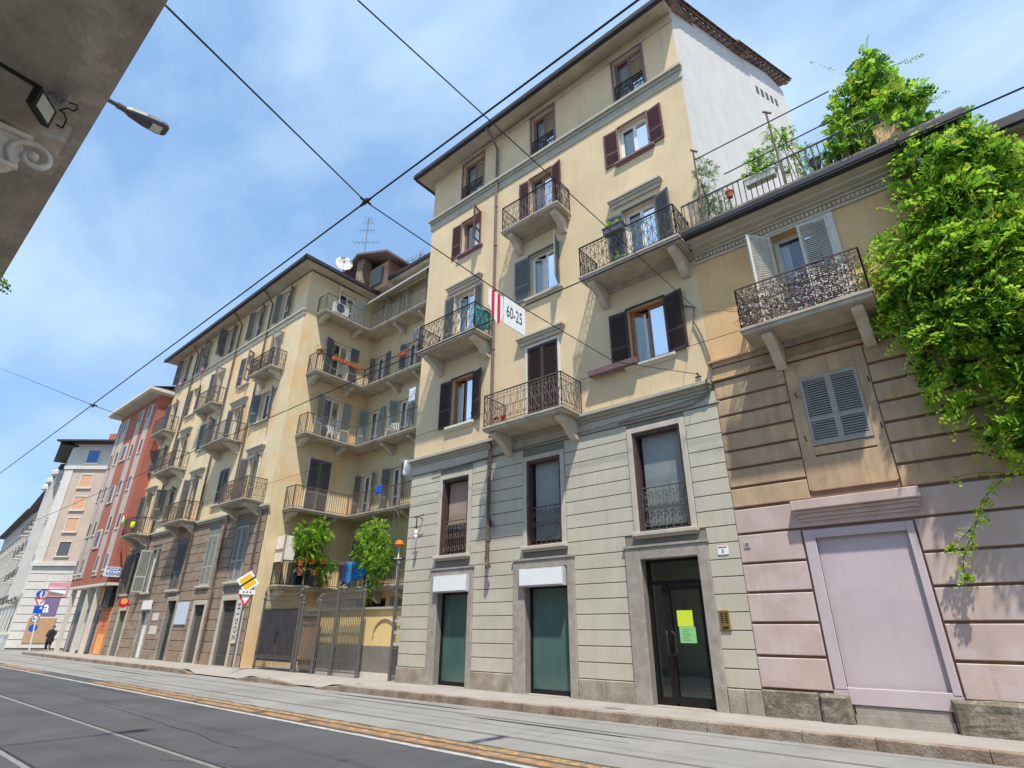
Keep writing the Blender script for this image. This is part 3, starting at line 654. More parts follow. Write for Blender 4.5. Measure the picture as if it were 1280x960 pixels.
# gable wall (turned slightly from the facade's normal) and its verge tiles
GK=.2
def GP(y,z,o=0): return (-3.5+GK*(y-12)+o, y, z)
q=MB(); zt=lambda y: 20.75+(y-12.2)*.37
q.face([q.P(GP(*p)) for p in ((12.0,10.5),(20.4,10.5),(20.4,23.2),(19.0,23.1),(16.6,22.0),(12.3,20.4),(12.0,20.2))])
q.build('gable_wall','white_stucco',B)
q=MB(); q.face([q.P(p) for p in (GP(20.4,10.5),(-14.5,20.4,10.5),(-14.5,20.4,20.5),GP(20.4,20.5))]); q.build('rear_wall','white_stucco',B)
for nm,ya,yb,za,zb,off in (('verge_tiles',12.0,16.9,20.35,22.15,.0),('verge_tiles',16.0,20.9,22.0,24.0,.0)):
    q=MB(); n=int((yb-ya)/.36)
    for r_ in range(3):
        for k in range(n):
            y0=ya+(yb-ya)*k/n; y1=ya+(yb-ya)*(k+1.25)/n; z0=za+(zb-za)*k/n; z1=za+(zb-za)*(k+1.25)/n; x=-.16+.21*r_
            pr=[(cos(t*pi/5),sin(t*pi/5)) for t in range(6)]; flip=1 if r_!=1 else -.6
            A=[q.P(GP(y0,z0+flip*.115*s_+.02,x+.11*c_)) for c_,s_ in pr]; D=[q.P(GP(y1,z1+flip*.10*s_+.06,x+.095*c_)) for c_,s_ in pr]
            for j in range(5): q.face([A[j],A[j+1],D[j+1],D[j]])
            q.quad(GP(y0,z0-.03,x-.08),GP(y0,z0-.03,x+.08),GP(y0,z0+.10,x+.08),GP(y0,z0+.10,x-.08))
    A=[GP(ya,za+.02,-.2),GP(yb,zb+.02,-.2),GP(yb,zb+.02,.1),GP(ya,za+.02,.1)]; q.quad(*A); q.hexa([GP(ya,za-.02,.24),GP(yb,zb-.02,.24),GP(yb,zb-.02,.27),GP(ya,za-.02,.27),GP(ya,za+.03,.24),GP(yb,zb+.03,.24),GP(yb,zb+.03,.27),GP(ya,za+.03,.27)])
    q.build(nm,'tile',B)
q=MB()
for k in range(5): 
    y=17.5+k*.42; q.hexa([GP(y,20.9+k*.16-.2,.004),GP(y+.22,20.98+k*.16-.2,.004),GP(y+.22,20.98+k*.16-.2,.012),GP(y,20.9+k*.16-.2,.012),GP(y,21.3+k*.16-.2,.004),GP(y+.22,21.38+k*.16-.2,.004),GP(y+.22,21.38+k*.16-.2,.012),GP(y,21.3+k*.16-.2,.012)])
q.build('vent_slot','interior',B)
# downpipe
q=MB(f); q.tube([(-10.83,.80,19.45),(-10.83,.55,19.3),(-10.84,.12,18.9),(-10.86,.10,16.9),(-10.86,.10,7.2)],.05,8)
for z in (18.2,16.0,14.2,12.3,10.0,8.2): q.lathe((-10.85,.10,z),[(.062,-.03),(.062,.03)],8)
q.build('downpipe','pipe_brown',B)
q=MB(f); q.tube([(-10.88,.12,7.0),(-10.88,.12,3.35),(-10.86,.16,3.22),(-10.78,.2,3.18)],.055,8); q.lathe((-10.78,.2,3.18),[(.07,-.05),(.07,.05)],8,(1,.3,0)); 
for z in (6.2,5.0,3.9): q.lathe((-10.88,.12,z),[(.07,-.03),(.07,.03)],8)
q.build('downpipe','iron_rust',B)
# ================================================================== low pink and ochre building (C)
C_=thing('town_house',(1,12,.14),'low ochre and pink town house with deep grooves, iron balcony and roof terrace','building')
HC=[(-2.12,-.92,7.55,10.12),(-2.2,-1.14,4.95,6.44)]
w=MB(f); wall_grid(w,-3.97,3.4,7.3,10.5,HC); w.build('wall','peach',C_)
LC=[3.93,4.36,4.77,5.17,5.58,5.99,6.40,6.86]; 
w=MB(f); wall_grid(w,-3.97,3.4,3.93,7.3,HC,d=-.03); w.build('groove_wall','groove_brown',C_)
c=MB(f); ex=[(-2.46,-.93,3.9,6.9)]
courses(c,-3.96,3.4,LC,ex,gap=.055,d0=-.04,d1=.012,c=.012)
w2=MB(f); q=MB(f)
c.m=0; c.build('grooved_course','peach_brown',C_)
q=MB(f); hh=HC[1]
for a,b_,e0,e1 in ((-2.44,hh[0]-.002,4.1,6.84),(hh[1]+.002,-.95,4.1,6.84),(hh[0],hh[1],hh[3]+.002,6.84),(hh[0],hh[1],4.78,hh[2]-.002)): q.panel(a,b_,e0,e1,-.04,.0,.004)
q.panel(-2.40,-.98,4.08,4.74,-.04,.006,.01); q.build('window_field','peach_brown',C_)
q=MB(f); q.box(-3.99,3.4,-.02,.05,7.22,7.32); q.box(-4.0,3.4,-.02,.12,7.32,7.36); q.box(-4.0,3.4,-.02,.07,6.88,6.95); q.panel(-3.97,3.4,6.97,7.2,-.03,.02,.01); q.build('cornice','peach_brown',C_)
LP=[.60,1.15,1.72,2.27,2.82,3.40,3.92]
w=MB(f); wall_grid(w,-3.97,3.4,.1,3.93,[(-2.52,-1.05,.7,3.2)],d=-.03,rev=.05); w.build('groove_wall','groove_brown',C_)
c=MB(f); courses(c,-3.96,3.4,LP,[(-2.76,-.90,0,3.41)],gap=.05,d0=-.04,d1=.012,c=.012); c.build('pink_course','pink',C_)
# niche: filled-in doorway
q=MB(f)
q.panel(-2.72,-2.52,.66,3.36,-.04,.02,.01); q.panel(-1.05,-.93,.66,3.36,-.04,.02,.01); q.panel(-2.52,-1.05,3.2,3.36,-.04,.02,.01); q.panel(-2.52,-1.05,.44,.70,-.04,.02,.01); q.box(-2.74,-2.52,-.04,.015,.44,.655); q.box(-1.05,-.92,-.04,.015,.44,.655)
o=q.build('blind_doorway','pink_panel',C_)
q=MB(f); q.quad((-2.52,-.06,.7),(-1.05,-.06,.7),(-1.05,-.06,3.2),(-2.52,-.06,3.2)); 
for e in (-2.52,-1.05): q.quad((e,0,.7),(e,-.06,.7),(e,-.06,3.2),(e,0,3.2))
q.quad((-2.52,0,3.2),(-1.05,0,3.2),(-1.05,-.06,3.2),(-2.52,-.06,3.2)); q.quad((-2.52,0,.7),(-1.05,0,.7),(-1.05,-.06,.7),(-2.52,-.06,.7))
q.build('filling','pink_panel',o)
q=MB(f)
for i,(z0,z1,d) in enumerate(((3.52,3.58,.06),(3.58,3.66,.10),(3.66,3.72,.15),(3.72,3.90,.22))): q.panel(-2.80+.03*(3-i),-.70-.03*(3-i),z0,z1,-.02,d,.01)
q.build('door_cornice','pink',C_)
q=MB(f); q.box(-2.48,-1.12,-.2,.02,.1,.29); q.box(-2.46,-1.14,-.2,-.0,.29,.43); q.build('step','granite',C_)
q=MB(f); q.panel(-3.96,-3.0,.1,.585,-.03,.05,.02); q.build('plinth','old_stone',C_)
gs=[]
for a,b_ in ((-2.98,-2.50),(-1.10,.9),(.93,2.6)):
    q=MB(f); q.panel(a,b_,.1,.58 if b_<0 else .62,-.03,.13,.05); gs.append(q.build('guard_stone','old_stone',C_))
for o in gs:
  md=o.modifiers.new('s','SUBSURF'); md.subdivision_type='SIMPLE'; md.levels=md.render_levels=3
  tx=bpy.data.textures.new('rough','CLOUDS'); tx.noise_scale=.18
  dm=o.modifiers.new('d','DISPLACE'); dm.texture=tx; dm.strength=.07; dm.texture_coords='GLOBAL'
# C openings
window(C_,f,*HC[0],fm='old_white',sm='old_white',ang=(128,8),sw=.62,curt=.4,surround='trim_pale',sur_w=.13,open_in=0,rev=.3)
window(C_,f,*HC[1],fm='old_white',sm='shutter_c',ang=(0,0),sw=.53,curt=0,rev=.2,slope=1) if 0 else window(C_,f,*HC[1],fm='old_white',sm='shutter_c',ang=(0,0),sw=.53,curt=0,rev=.2)
q=MB(f)
for k in range(4): q.tube([(-2.3 if k%2 else -.98,0,5.1+.95*(k//2)),(-2.3 if k%2 else -.98,.07,5.1+.95*(k//2)),(-2.3 if k%2 else -.98,.09,5.18+.95*(k//2))],.012,5)
q.build('shutter_catch','iron',C_)
o=balcony(C_,f,-2.93,-.44,1.0,7.48,'leafy','iron_rust',cm='trim',corb=(-2.45,-.78),cw=.2,ch=.6,thick=.15,step=.15)
RC=random.Random(44); bc=thing('balcony_creeper',(-1.7,11.0,7.5),'dry purplish-brown creeper woven through the railing of the ochre house balcony','climbing plant')
q=MB(F0)
for _ in range(1500):
    x=RC.uniform(-2.9,-.62); z=7.52+RC.random()**1.3*.86; d=.95+RC.uniform(-.05,.06); q.m=RC.choice((0,0,1,2)); a=Vector((RC.uniform(-1,1),RC.uniform(-.5,.5),RC.uniform(-1,1))).normalized()*.026; b_=a.cross(Vector((RC.uniform(-1,1),1,RC.uniform(-1,1)))).normalized()*.02; c=Vector((x,d,z))
    if z>8.2 and RC.random()<.4: continue
    q.quad(c-a,c+b_,c+a,c-b_)
q.build('foliage',['wine_frame','trim_gray','pink'],bc); q=MB(F0)
for _ in range(30):
    x=RC.uniform(-2.9,-.8); q.tube([(x+RC.uniform(-.2,.2)*k,.95+RC.uniform(-.03,.03),7.5+.17*k) for k in range(5)],.006,4)
q.build('stem','bark',bc)
# cornice with dentils, gutter, terrace
q=MB(f); q.box(-3.97,1.8,-.02,.06,10.16,10.22); q.box(-3.97,1.8,-.02,.05,10.40,10.46); n=60
for k in range(n):
    x=-3.9+5.6*k/n; q.box(x,x+.055,0,.05,10.26,10.37)
for i,(z0,z1,d) in enumerate(((10.46,10.52,.14),(10.52,10.60,.3),(10.60,10.66,.5))): q.box(-3.97,1.82,-.02,d,z0,z1)
q.build('eaves_cornice','trim',C_)
q=MB(f); q.box(-3.97,1.82,.0,.62,10.66,10.70); q.box(-3.98,1.86,.52,.68,10.62,10.80); q.build('gutter','gutter',C_)
q=MB(f); q.box(-3.97,1.80,-5,.5,10.70,10.85); q.box(-3.97,1.8,.40,.50,10.85,11.0); q.build('terrace_floor','old_stone',C_)
q=MB(f); railing(C_,f,[(-3.95,.42),(.55,.42)],11.0,.80,'bars','iron_gray',.13)
q=MB(f); q.quad((1.8,0,.1),(1.8,-5,.1),(1.8,-5,11),(1.8,0,11)) ; q.build('side_wall','peach',C_)
# neighbour beyond the vine
D_=thing('ochre_building',(6,12,.14),'ochre building beyond the climbing vine with a dark roof edge','building')
q=MB(f); q.quad((1.82,-.35,.1),(14,-.35,.1),(14,-.35,10.4),(1.82,-.35,10.4)); q.build('wall','peach',D_)
q=MB(f); q.box(1.9,14,-.4,.3,10.15,10.3); q.build('soffit','dado',D_); q=MB(f); q.box(1.9,14,.2,.4,10.22,10.42); q.build('gutter','gutter',D_)
q=MB(); q.quad((1.9,11.7,10.42),(14,11.7,10.42),(14,18,13),(1.9,18,13)); q.build('roof','tile',D_)
# ================================================================== long cream building (A) with its courtyard wing
A=thing('corner_building',(-32,12,.14),'long weathered cream building with brown stone ground floor, wrapping balconies and courtyard wing','building')
Fs=Fr(-24.35,0,pi/2); Fb=Fr(0,16.5)
cx={1:-26.65,2:-29.75,3:-33.4,4:-36.85,5:-40.2}
HA=[]; spec=[]
def addw(c,z0,z1,w,**k): x=cx[c] if isinstance(c,int) else c; h=(x-w/2,x+w/2,z0,z1); HA.append(h); spec.append((h,k))
for c in (1,2,3,4,5): addw(c,17.15,19.05,.95,sm='graybrown',ang=((160,150),(165,140),(95,150),(170,120),(150,165))[c-1],curt=(.6,.3,.5,.2,.7)[c-1],surround='trim_pale',sur_w=.05,leaf=2)
addw(1,13.75,16.2,1.0,sm='blue_gray',ang=(35,60),curt=.5); addw(2,14.1,15.95,.9,sm='graybrown',ang=(165,120),curt=.2,sill='trim')
addw(3,13.5,16.05,1.0,sm='graybrown',ang=(160,90),curt=.5); addw(4,14.0,15.9,1.0,sm='graybrown',ang=(170,160),curt=.2,sill='trim'); addw(5,13.3,15.7,1.0,sm='blue_gray',ang=(160,150),curt=.9)
addw(1,11.2,12.85,1.15,sm='blue_gray',ang=(158,140),curt=.4,sill='trim',surround='trim_pale',sur_w=.06)
addw(2,10.5,12.75,1.0,sm='graybrown',ang=(165,150),curt=.5,surround='trim_pale',sur_w=.1,ped=(-30.75,-28.85,12.9,'trim'))
addw(3,11.1,12.75,1.1,sm='blue_gray',ang=(175,140),curt=.3,sill='trim')
addw(4,10.2,12.6,1.0,sm='graybrown',ang=(170,150),curt=.6,surround='trim_pale',sur_w=.1,ped=(-37.6,-35.9,12.75,'trim')); addw(5,10.9,12.5,1.0,sm='graybrown',ang=(150,160),curt=.2,sill='trim')
for c,px in ((1,(-27.5,-25.75)),(3,(-34.2,-32.4)),(5,(-40.9,-39.2))): addw(c,6.95,9.35,1.0,sm='graybrown',ang=(155,130),curt=.7,surround='trim_pale',sur_w=.1,ped=(px[0],px[1],9.55,'trim'))
for c in (2,4): addw(c,7.4,9.25,1.05,sm='graybrown',ang=(2,2) if c==2 else (120,150),curt=.3,sill='trim')
n_up=len(HA)
addw(-26.35,3.5,5.95,1.2,sm='shutter_gray',ang=(3,2),curt=0,sill='trim'); addw(-29.35,3.45,5.85,1.1,sm='shutter_gray',ang=(2,5),curt=0,sill='trim'); addw(-33.0,3.4,5.8,1.05,sm='graybrown',ang=(2,8),curt=0,sill='trim'); addw(-36.6,3.4,5.7,1.1,sm='shutter_gray',ang=(105,150),curt=.3,sill='trim'); addw(-39.9,3.4,5.7,1.05,sm='graybrown',ang=(168,150),curt=.2,sill='trim')
SH=[(-26.85,-25.55,.15,2.72),(-29.75,-28.65,.15,2.6),(-33.05,-32.0,.15,2.86),(-36.3,-35.2,.15,2.4),(-39.9,-38.75,.15,2.5)]
f=F0
w=MB(f); wall_grid(w,-41.2,-24.35,6.7,19.35,HA); w.build('wall','cream_old',A)
w=MB(f); wall_grid(w,-41.2,-24.35,.1,6.7,HA+SH,d=-.02,rev=.3); w.build('groove_wall','groove',A)
c=MB(f); courses(c,-41.2,-24.35,[.6+.445*k for k in range(14)]+[6.5],[(h[0]-.1,h[1]+.1,h[2]-.12,h[3]+.12) for h in HA[n_up:]]+[(h[0]-.18,h[1]+.18,h[2],h[3]+.2) for h in SH],gap=.03,d0=-.03,d1=.02,c=.008); c.build('grooved_course','brown_stone',A)
c=MB(f)
for a,b_ in zip([-41.2]+[h[1]+.18 for h in SH[::-1]],[h[0]-.18 for h in SH[::-1]]+[-24.35]):
    c=MB(f); c.panel(a,b_,.1,.58,-.03,.05,.015); c.build('plinth','brown_stone',A)
c=MB(f); c.box(-41.25,-24.3,-.02,.06,6.52,6.62); c.box(-41.3,-24.22,-.02,.16,6.62,6.72); c.build('cornice','trim',A)
c=MB(f); c.box(-41.25,-24.3,-.02,.05,16.6,16.85); c.box(-41.3,-24.25,-.02,.12,16.85,16.95); c.build('string_course','trim',A)
for h,k in spec: window(A,f,*h,**k)
for k,h in enumerate(SH):
    c=MB(f); s_=.17
    c.panel(h[0]-s_,h[0],.1,h[3]+.2,-.03,.05,.01); c.panel(h[1],h[1]+s_,.1,h[3]+.2,-.03,.05,.01); c.panel(h[0],h[1],h[3],h[3]+.2,-.03,.05,.01); c.build('door_surround',('trim','trim','plinth','plinth','trim')[k],A)
    c=MB(f); m_=('iron','iron','shutter_metal','sign_white','graybrown')[k]
    if k in (0,1):
        n=18
        for j in range(n): x=h[0]+(h[1]-h[0])*(j+.5)/n; c.tube([(x,-.12,.16),(x,-.12,h[3])],.012,4)
        for z in (.5,1.0,1.5,2.0,2.4): c.box(h[0],h[1],-.14,-.11,z,z+.03)
        o=c.build('door_grille','iron_gray',A); c=MB(f); c.quad((h[0],-.25,.15),(h[1],-.25,.15),(h[1],-.25,h[3]),(h[0],-.25,h[3])); c.build('door_panel','dark_gray' if k else 'shutter_metal',o)
    else:
        for j in range(8): z0=.16+(h[3]-.16)*j/8; c.panel(h[0]+.02,(h[0]+h[1])/2-.01,z0,z0+(h[3]-.16)/8-.01,-.22,-.15,.01); c.panel((h[0]+h[1])/2+.01,h[1]-.02,z0,z0+(h[3]-.16)/8-.01,-.22,-.15,.01)
        c.build('shop_door',m_,A)
w=MB(Fs)
DS=[(13.75,14.95,3.3,5.6),(13.65,14.85,6.62,9.25),(13.95,15.0,10.15,12.6),(13.95,15.0,13.45,15.85),(13.9,14.95,16.95,19.0)]
wall_grid(w,12,16.5,.1,19.35,DS); w.build('side_wall','cream_old',A)
for k,h in enumerate(DS): window(A,Fs,*h,sm=('shutter_teal','graybrown','shutter_gray','blue_gray','old_white')[k],ang=((150,60),(2,2),(165,170),(165,170),(120,172))[k],curt=(.4,0,.9,.5,.3)[k],fm='white_paint' if k>1 else 'old_white',surround='trim_pale',sur_w=.05)
zf=[3.3,6.6,10.15,13.45,16.95]
DBp=[((458,476),(432,448)),((444,464),(488,500)),((460,474),(496,508)),((464,482),(508,516)),((470,486),(500,512))]
HBk=[]; sp=[]
for k,z in enumerate(zf):
    for j,(a,b_) in enumerate(DBp[k]):
        if k==0 and j==1: continue
        x0,x1=atY(a,500,16.5).x,atY(b_,500,16.5).x
        dz=(640,600,530,450,380)[k]; x0,x1=atY(a,dz,16.5).x,atY(b_,dz,16.5).x
        if x0<-24.2: x0=-24.0
        h=(x0,max(x1,x0+.9),z,z+2.25); HBk.append(h); sp.append((h,dict(sm=('graybrown','graybrown','shutter_teal','blue_gray','shutter_pale')[k],ang=((160,120),(150,140),(110,165),(165,170),(170,110))[k],curt=.5,surround='trim_pale',sur_w=.05)))
w=MB(Fb); wall_grid(w,-24.35,-14.55,.1,20.2,HBk+[(-23.9,-15.0,.16,2.9)],rev=.4); w.build('rear_wall','cream_court',A)
for h,k in sp: window(A,Fb,*h,**k)
# wrapping balconies
LB=['long courtyard balcony']
for k,z in enumerate(zf):
    q=MB(); q.box(-24.35,-23.5,12.65,16.5,z-.06,z); q.box(-23.5,-14.56,15.5,16.5,z-.06,z); q.box(-24.35,-23.53,12.68,16.5,z-.15,z-.06); q.box(-23.53,-14.56,15.53,16.5,z-.15,z-.06)
    o=q.build('balcony','slab',A)
    for yc in (12.95,15.0): corbel(o,Fs,yc,.2,.7,.42,z-.15,'trim')
    for xc in (-21.6,-19.6,-17.0): corbel(o,Fb,xc,.2,.8,.5,z-.15,'trim')
    railing(o,None,[(-24.33,12.7),(-23.55,12.7),(-23.55,15.55),(-14.6,15.55)],z,1.0,'bars',('iron','iron_rust','iron_gray','iron','iron_gray')[k],.12)
for z in (13.5,): balcony(A,f,-27.6,-25.35,.75,13.75,'scroll','iron',ch=.45)
balcony(A,f,-34.5,-32.0,.7,13.5,'bars','iron_rust',ch=.45); balcony(A,f,-40.9,-38.7,.75,13.3,'bars','iron_gray',ch=.45)
balcony(A,f,-31.15,-28.45,1.0,10.5,'bars','iron_gray',ch=.5); balcony(A,f,-38.05,-35.2,.85,10.2,'bars','iron_rust',ch=.5)
balcony(A,f,-27.45,-24.85,1.0,6.92,'scroll','iron_rust',ch=.5); balcony(A,f,-34.15,-31.6,.95,6.75,'bars','iron_rust',ch=.5); balcony(A,f,-40.4,-38.4,.95,6.7,'bars','iron_rust',ch=.5)
# eaves, roofs
q=MB(); z0,z1=19.55,19.1   # slightly lower at the far end
q.quad((-24.35,12,19.45),(-41.3,12,19.35),(-42,11.25,19.05),(-23.6,11.25,19.4)); q.quad((-24.35,12,19.45),(-23.6,11.25,19.4),(-23.6,15.8,19.4),(-24.35,16.5,19.45)); q.quad((-24.35,16.5,20.2),(-23.6,15.8,20.0),(-14.56,15.8,20.0),(-14.56,16.5,20.2))
q.quad((-41.3,12,19.35),(-42,11.25,19.05),(-42,20,19.1),(-41.3,20,19.35)); q.build('soffit','soffit',A)
q=MB(); q.hexa([(-42.1,11.1,19.02),(-23.45,11.1,19.36),(-23.6,11.27,19.36),(-42,11.27,19.02),(-42.1,11.1,19.2),(-23.45,11.1,19.54),(-23.6,11.27,19.54),(-42,11.27,19.2)])
q.hexa([(-23.62,11.1,19.36),(-23.45,11.1,19.36),(-23.45,15.9,19.36),(-23.62,15.9,19.36),(-23.62,11.1,19.54),(-23.45,11.1,19.54),(-23.45,15.9,19.54),(-23.62,15.9,19.54)])
q.box(-23.45,-14.56,15.65,15.82,19.98,20.15); q.build('gutter','gutter',A)
q=MB(); q.quad((-42.1,11.1,19.22),(-23.45,11.1,19.55),(-27.6,15.2,21.2),(-38,15.2,21.0)); q.quad((-23.45,11.1,19.55),(-23.45,22,19.55),(-27.6,22,21.2),(-27.6,15.2,21.2)); q.quad((-42.1,11.1,19.22),(-38,15.2,21.0),(-38,22,21.0),(-42.1,22,19.22)); q.quad((-38,15.2,21),(-27.6,15.2,21.2),(-27.6,22,21.2),(-38,22,21))
q.quad((-23.45,15.7,20.16),(-14.56,15.7,20.16),(-14.56,21,22.2),(-23.45,21,22.2)); q.build('roof','tile',A)
q=MB(); # attic dormer with a brick pier under a brown gable
q.box(-26.6,-22.6,15.6,19,19.6,21.3); o=q.build('attic','peach_brown',A)
q=MB(); 
for a,b_,za,zb in ((-27.1,-24.6,20.6,22.1),(-24.6,-21.6,22.1,20.9)):
    q.hexa([(a,14.7,za),(b_,14.7,zb),(b_,19.5,zb),(a,19.5,za),(a,14.7,za+.14),(b_,14.7,zb+.14),(b_,19.5,zb+.14),(a,19.5,za+.14)])
q.build('gable_roof','pipe_brown',o)
q=MB(); q.box(-24.9,-24.3,15.0,15.6,19.6,21.9); q.build('brick_pier','kerb_stone',o); q=MB(); q.box(-23.9,-23.0,15.45,15.58,19.9,21.0); q.build('window','blue_gray',o)
for x in (-24.9,-31.8,-38.0):
    q=MB(f); q.tube([(x,.72,19.3),(x,.5,19.15),(x,.1,18.7),(x,.1,(14.1,.3,.3)[0] if 0 else (3.3 if x>-26 else 3.4))],.05,6)
    if x<-26: q.build('downpipe','iron_rust',A)
q=MB(f); q.tube([(-28.1,.72,19.3),(-28.1,.5,19.15),(-28.1,.1,18.7),(-28.1,.1,3.4),(-28.0,.1,3.1),(-28.0,.1,.3)],.05,6); q.build('downpipe','iron_rust',A)
q=MB(f); q.tube([(-24.75,.1,6.5),(-24.75,.1,.2)],.05,8); q.build('downpipe','iron_rust',A)
# ================================================================== red brick building
RB=thing('brick_building',(-46,11.3,.14),'tall red brick block with cream vertical strips overhanging recessed shops with a pizza sign','building')
Fr_=Fr(0,11.3)
strips=[(-48.85,-48.2),(-47.9,-46.7),(-44.7,-43.8),(-42.95,-42.0)]
q=MB(Fr_); q.quad((-48.9,0,4.1),(-41.2,0,4.1),(-41.2,0,16.3),(-48.9,0,16.3)); q.quad((-41.2,0,4.1),(-41.2,-.7,4.1),(-41.2,-.7,16.3),(-41.2,0,16.3)); q.quad((-41.2,-.7,.1),(-41.2,-6,.1),(-41.2,-6,16.3),(-41.2,-.7,16.3)); q.quad((-48.9,0,4.1),(-48.9,-9,4.1),(-48.9,-9,16.3),(-48.9,0,16.3)); q.build('wall','redbrick',RB)
q=MB(Fr_); q.box(-48.92,-41.18,-.9,.03,3.95,4.1); q.build('slab_edge','trim_pale',RB)
for a,b_ in strips:
    q=MB(Fr_); q.box(a,b_,-.05,.04,4.6,15.9); o=q.build('pale_strip','strip_beige',RB)
for a,b_ in strips:
    for k in range(5):
        z=4.9+k*2.5; xm=(a+b_)/2+.1*((k%2)*2-1); q=MB(Fr_); q.box(xm-.26,xm+.26,.02,.045,z,z+1.0); q.box(xm-.32,xm+.32,.03,.09,z-.06,z); o=q.build('window','trim_pale',RB); q=MB(Fr_); q.quad((xm-.21,.047,z+.05),(xm+.21,.047,z+.05),(xm+.21,.047,z+.95),(xm-.21,.047,z+.95)); q.build('pane','interior' if k%2 else 'dark_gray',o)
for z in (6.4,9.4,12.4):
    q=MB(Fr_); q.box(-46.25,-45.25,-.02,.06,z,z+1.25); o=q.build('window','white_far',RB); q=MB(Fr_); q.quad((-46.1,.063,z+.1),(-45.4,.063,z+.1),(-45.4,.063,z+1.15),(-46.1,.063,z+1.15)); q.build('pane','dark_gray',o)
q=MB(); q.box(-49.3,-40.9,10.55,20,16.3,16.42); q.build('soffit','soffit',RB); q=MB(); q.box(-49.4,-40.8,10.45,20,16.42,16.62); q.build('eaves_board','trim_pale',RB)
q=MB(); q.quad((-49.4,10.5,16.62),(-40.8,10.5,16.62),(-40.8,15.5,18.2),(-49.4,15.5,18.2)); q.quad((-40.8,10.5,16.63),(-40.8,20,16.63),(-43,15.5,18.2),(-43,15.5,18.2)); q.build('roof','tile',RB)
q=MB(f); wall_grid(q,-48.9,-41.2,.1,4.0,[(-40.9,-40.8,0,1)]); q.build('shop_wall','trim_gray',RB)
px=lambda u,v: atY(u,v,12.0).x
q=MB(f); x0,x1=px(118,800),px(134,800)
x0,x1=-43.1,-41.35
for j in range(12): q.panel(x0,x1,.15+.22*j,.36+.22*j,0,.05,.012)
o=q.build('roller_shutter','shop_orange',RB); q=MB(f); q.box(x0+.55,x1-.08,.052,.07,.18,1.25); q.build('lower_panel','shop_orange2',RB)
q=MB(f); q.box(x0-.05,x1+.02,.02,.32,2.75,3.95); q.m=1; q.quad((x0+.5,.323,2.85),(x1-.03,.323,2.85),(x1-.03,.323,3.88),(x0+.5,.323,3.88)); q.m=2; q.quad((x0+.02,.323,2.85),(x0+.45,.323,2.85),(x0+.45,.323,3.88),(x0+.02,.323,3.88)); q.m=3; q.lathe((x0+1.05,.325,3.02),[(.15,0),(.13,.006)],12,(0,-1,0))
tag(q.build('shop_sign',['black_frame','roof_dark','shop_orange2','sign_blue'],origin=(-42.2,11.7,2.75)),'dark square shop sign box above the orange roller shutter','sign')
for i,(a,b_) in enumerate(((-44.6,-43.5),(-46.6,-45.1),(-48.2,-47.2))):
    q=MB(f); q.box(a,b_,.0,.03,.15,2.6); o=q.build('shop_window','black_frame',RB); q=MB(f); q.quad((a+.08,.032,.3),(b_-.08,.032,.3),(b_-.08,.032,2.5),(a+.08,.032,2.5)); q.build('pane',('blue_gray','white_far','dark_gray')[i],o)
for x in (-43.3,-45.0,-48.4): q=MB(f); q.box(x-.09,x+.09,.35,.6,.1,3.95); q.build('pillar','trim_pale',RB)
# pizza sign faces up the street, on the return wall
q=MB(); q.box(-41.19,-41.10,10.95,11.85,4.42,4.98); q.m=1
text_mb(q,'PIZZA',lambda x,y: Vector((-41.097,11.40+x,4.83+y)),.26,True,1.05); text_mb(q,'KEBAB',lambda x,y: Vector((-41.097,11.40+x,4.57+y)),.26,True,.95)
tag(q.build('pizza_sign',['sign_white','sign_blue'],origin=(-41.15,11.4,4.42)),'white sign reading PIZZA KEBAB in dark blue letters on the red brick wall','sign')
# ================================================================== far buildings down the street
def far_window(b,fr,x,z,w,h,m='dark_gray',fm='trim_pale',sill=True):
    q=MB(fr)
    for a,b_,c,d in ((x-w/2-.07,x-w/2,z,z+h),(x+w/2,x+w/2+.07,z,z+h),(x-w/2-.07,x+w/2+.07,z+h,z+h+.08)): q.box(a,b_,-.02,.05,c,d)
    if sill: q.box(x-w/2-.15,x+w/2+.15,-.02,.12,z-.1,z)
    o=q.build('window',fm,b); q=MB(fr)
    n=int(h/.12); q.quad((x-w/2,.01,z),(x+w/2,.01,z),(x+w/2,.01,z+h),(x-w/2,.01,z+h)); q.build('pane',m,o); return o
PB=thing('peach_building',(-60,12.6,.1),'peach corner building with orange blinds above a white rusticated ground floor','building')
Fp=Fr(-60,12.6,.7)
q=MB(Fp); q.quad((-2.1,0,6.5),(8,0,6.5),(8,0,14.7),(-2.1,0,14.7)); q.build('wall','peach_far',PB)
q=MB(Fp); q.quad((-2.1,.0,14.7),(8,.0,14.7),(8,.0,16.9),(-2.1,.0,16.9)); q.box(-2.2,8,-.02,.15,14.55,14.85); q.box(-2.2,8,-.02,.2,6.3,6.6); q.box(-2.1,-1.35,-.02,.08,6.6,14.55); q.build('white_band','white_far',PB)
q=MB(Fp); q.quad((-2.1,-.03,.0),(8,-.03,.0),(8,-.03,6.3),(-2.1,-.03,6.3)); q.build('groove_wall','groove',PB)
q=MB(Fp); courses(q,-2.1,8,[.1+.62*k for k in range(11)],[],gap=.05,d0=-.04,d1=.02,c=.01); q.build('white_course','white_far',PB)
for z,m_ in ((15.15,'window_blue'),(12.9,'blind_peach'),(10.95,'blind_peach'),(9.1,'blind_peach'),(7.1,'dark_gray')):
    far_window(PB,Fp,.05 if z<15 else .0,z,1.0,1.15,m_)
far_window(PB,Fp,.3,4.6,1.7,1.1,'tan_panel','white_far'); 
q=MB(Fp); q.box(-.9,1.3,.02,.08,.5,2.3); q.build('boarded_window','tan_panel',PB)
q=MB(Fp); q.box(-3.0,8.4,-3,1.0,16.9,17.05); q.build('eaves','roof_dark',PB); 
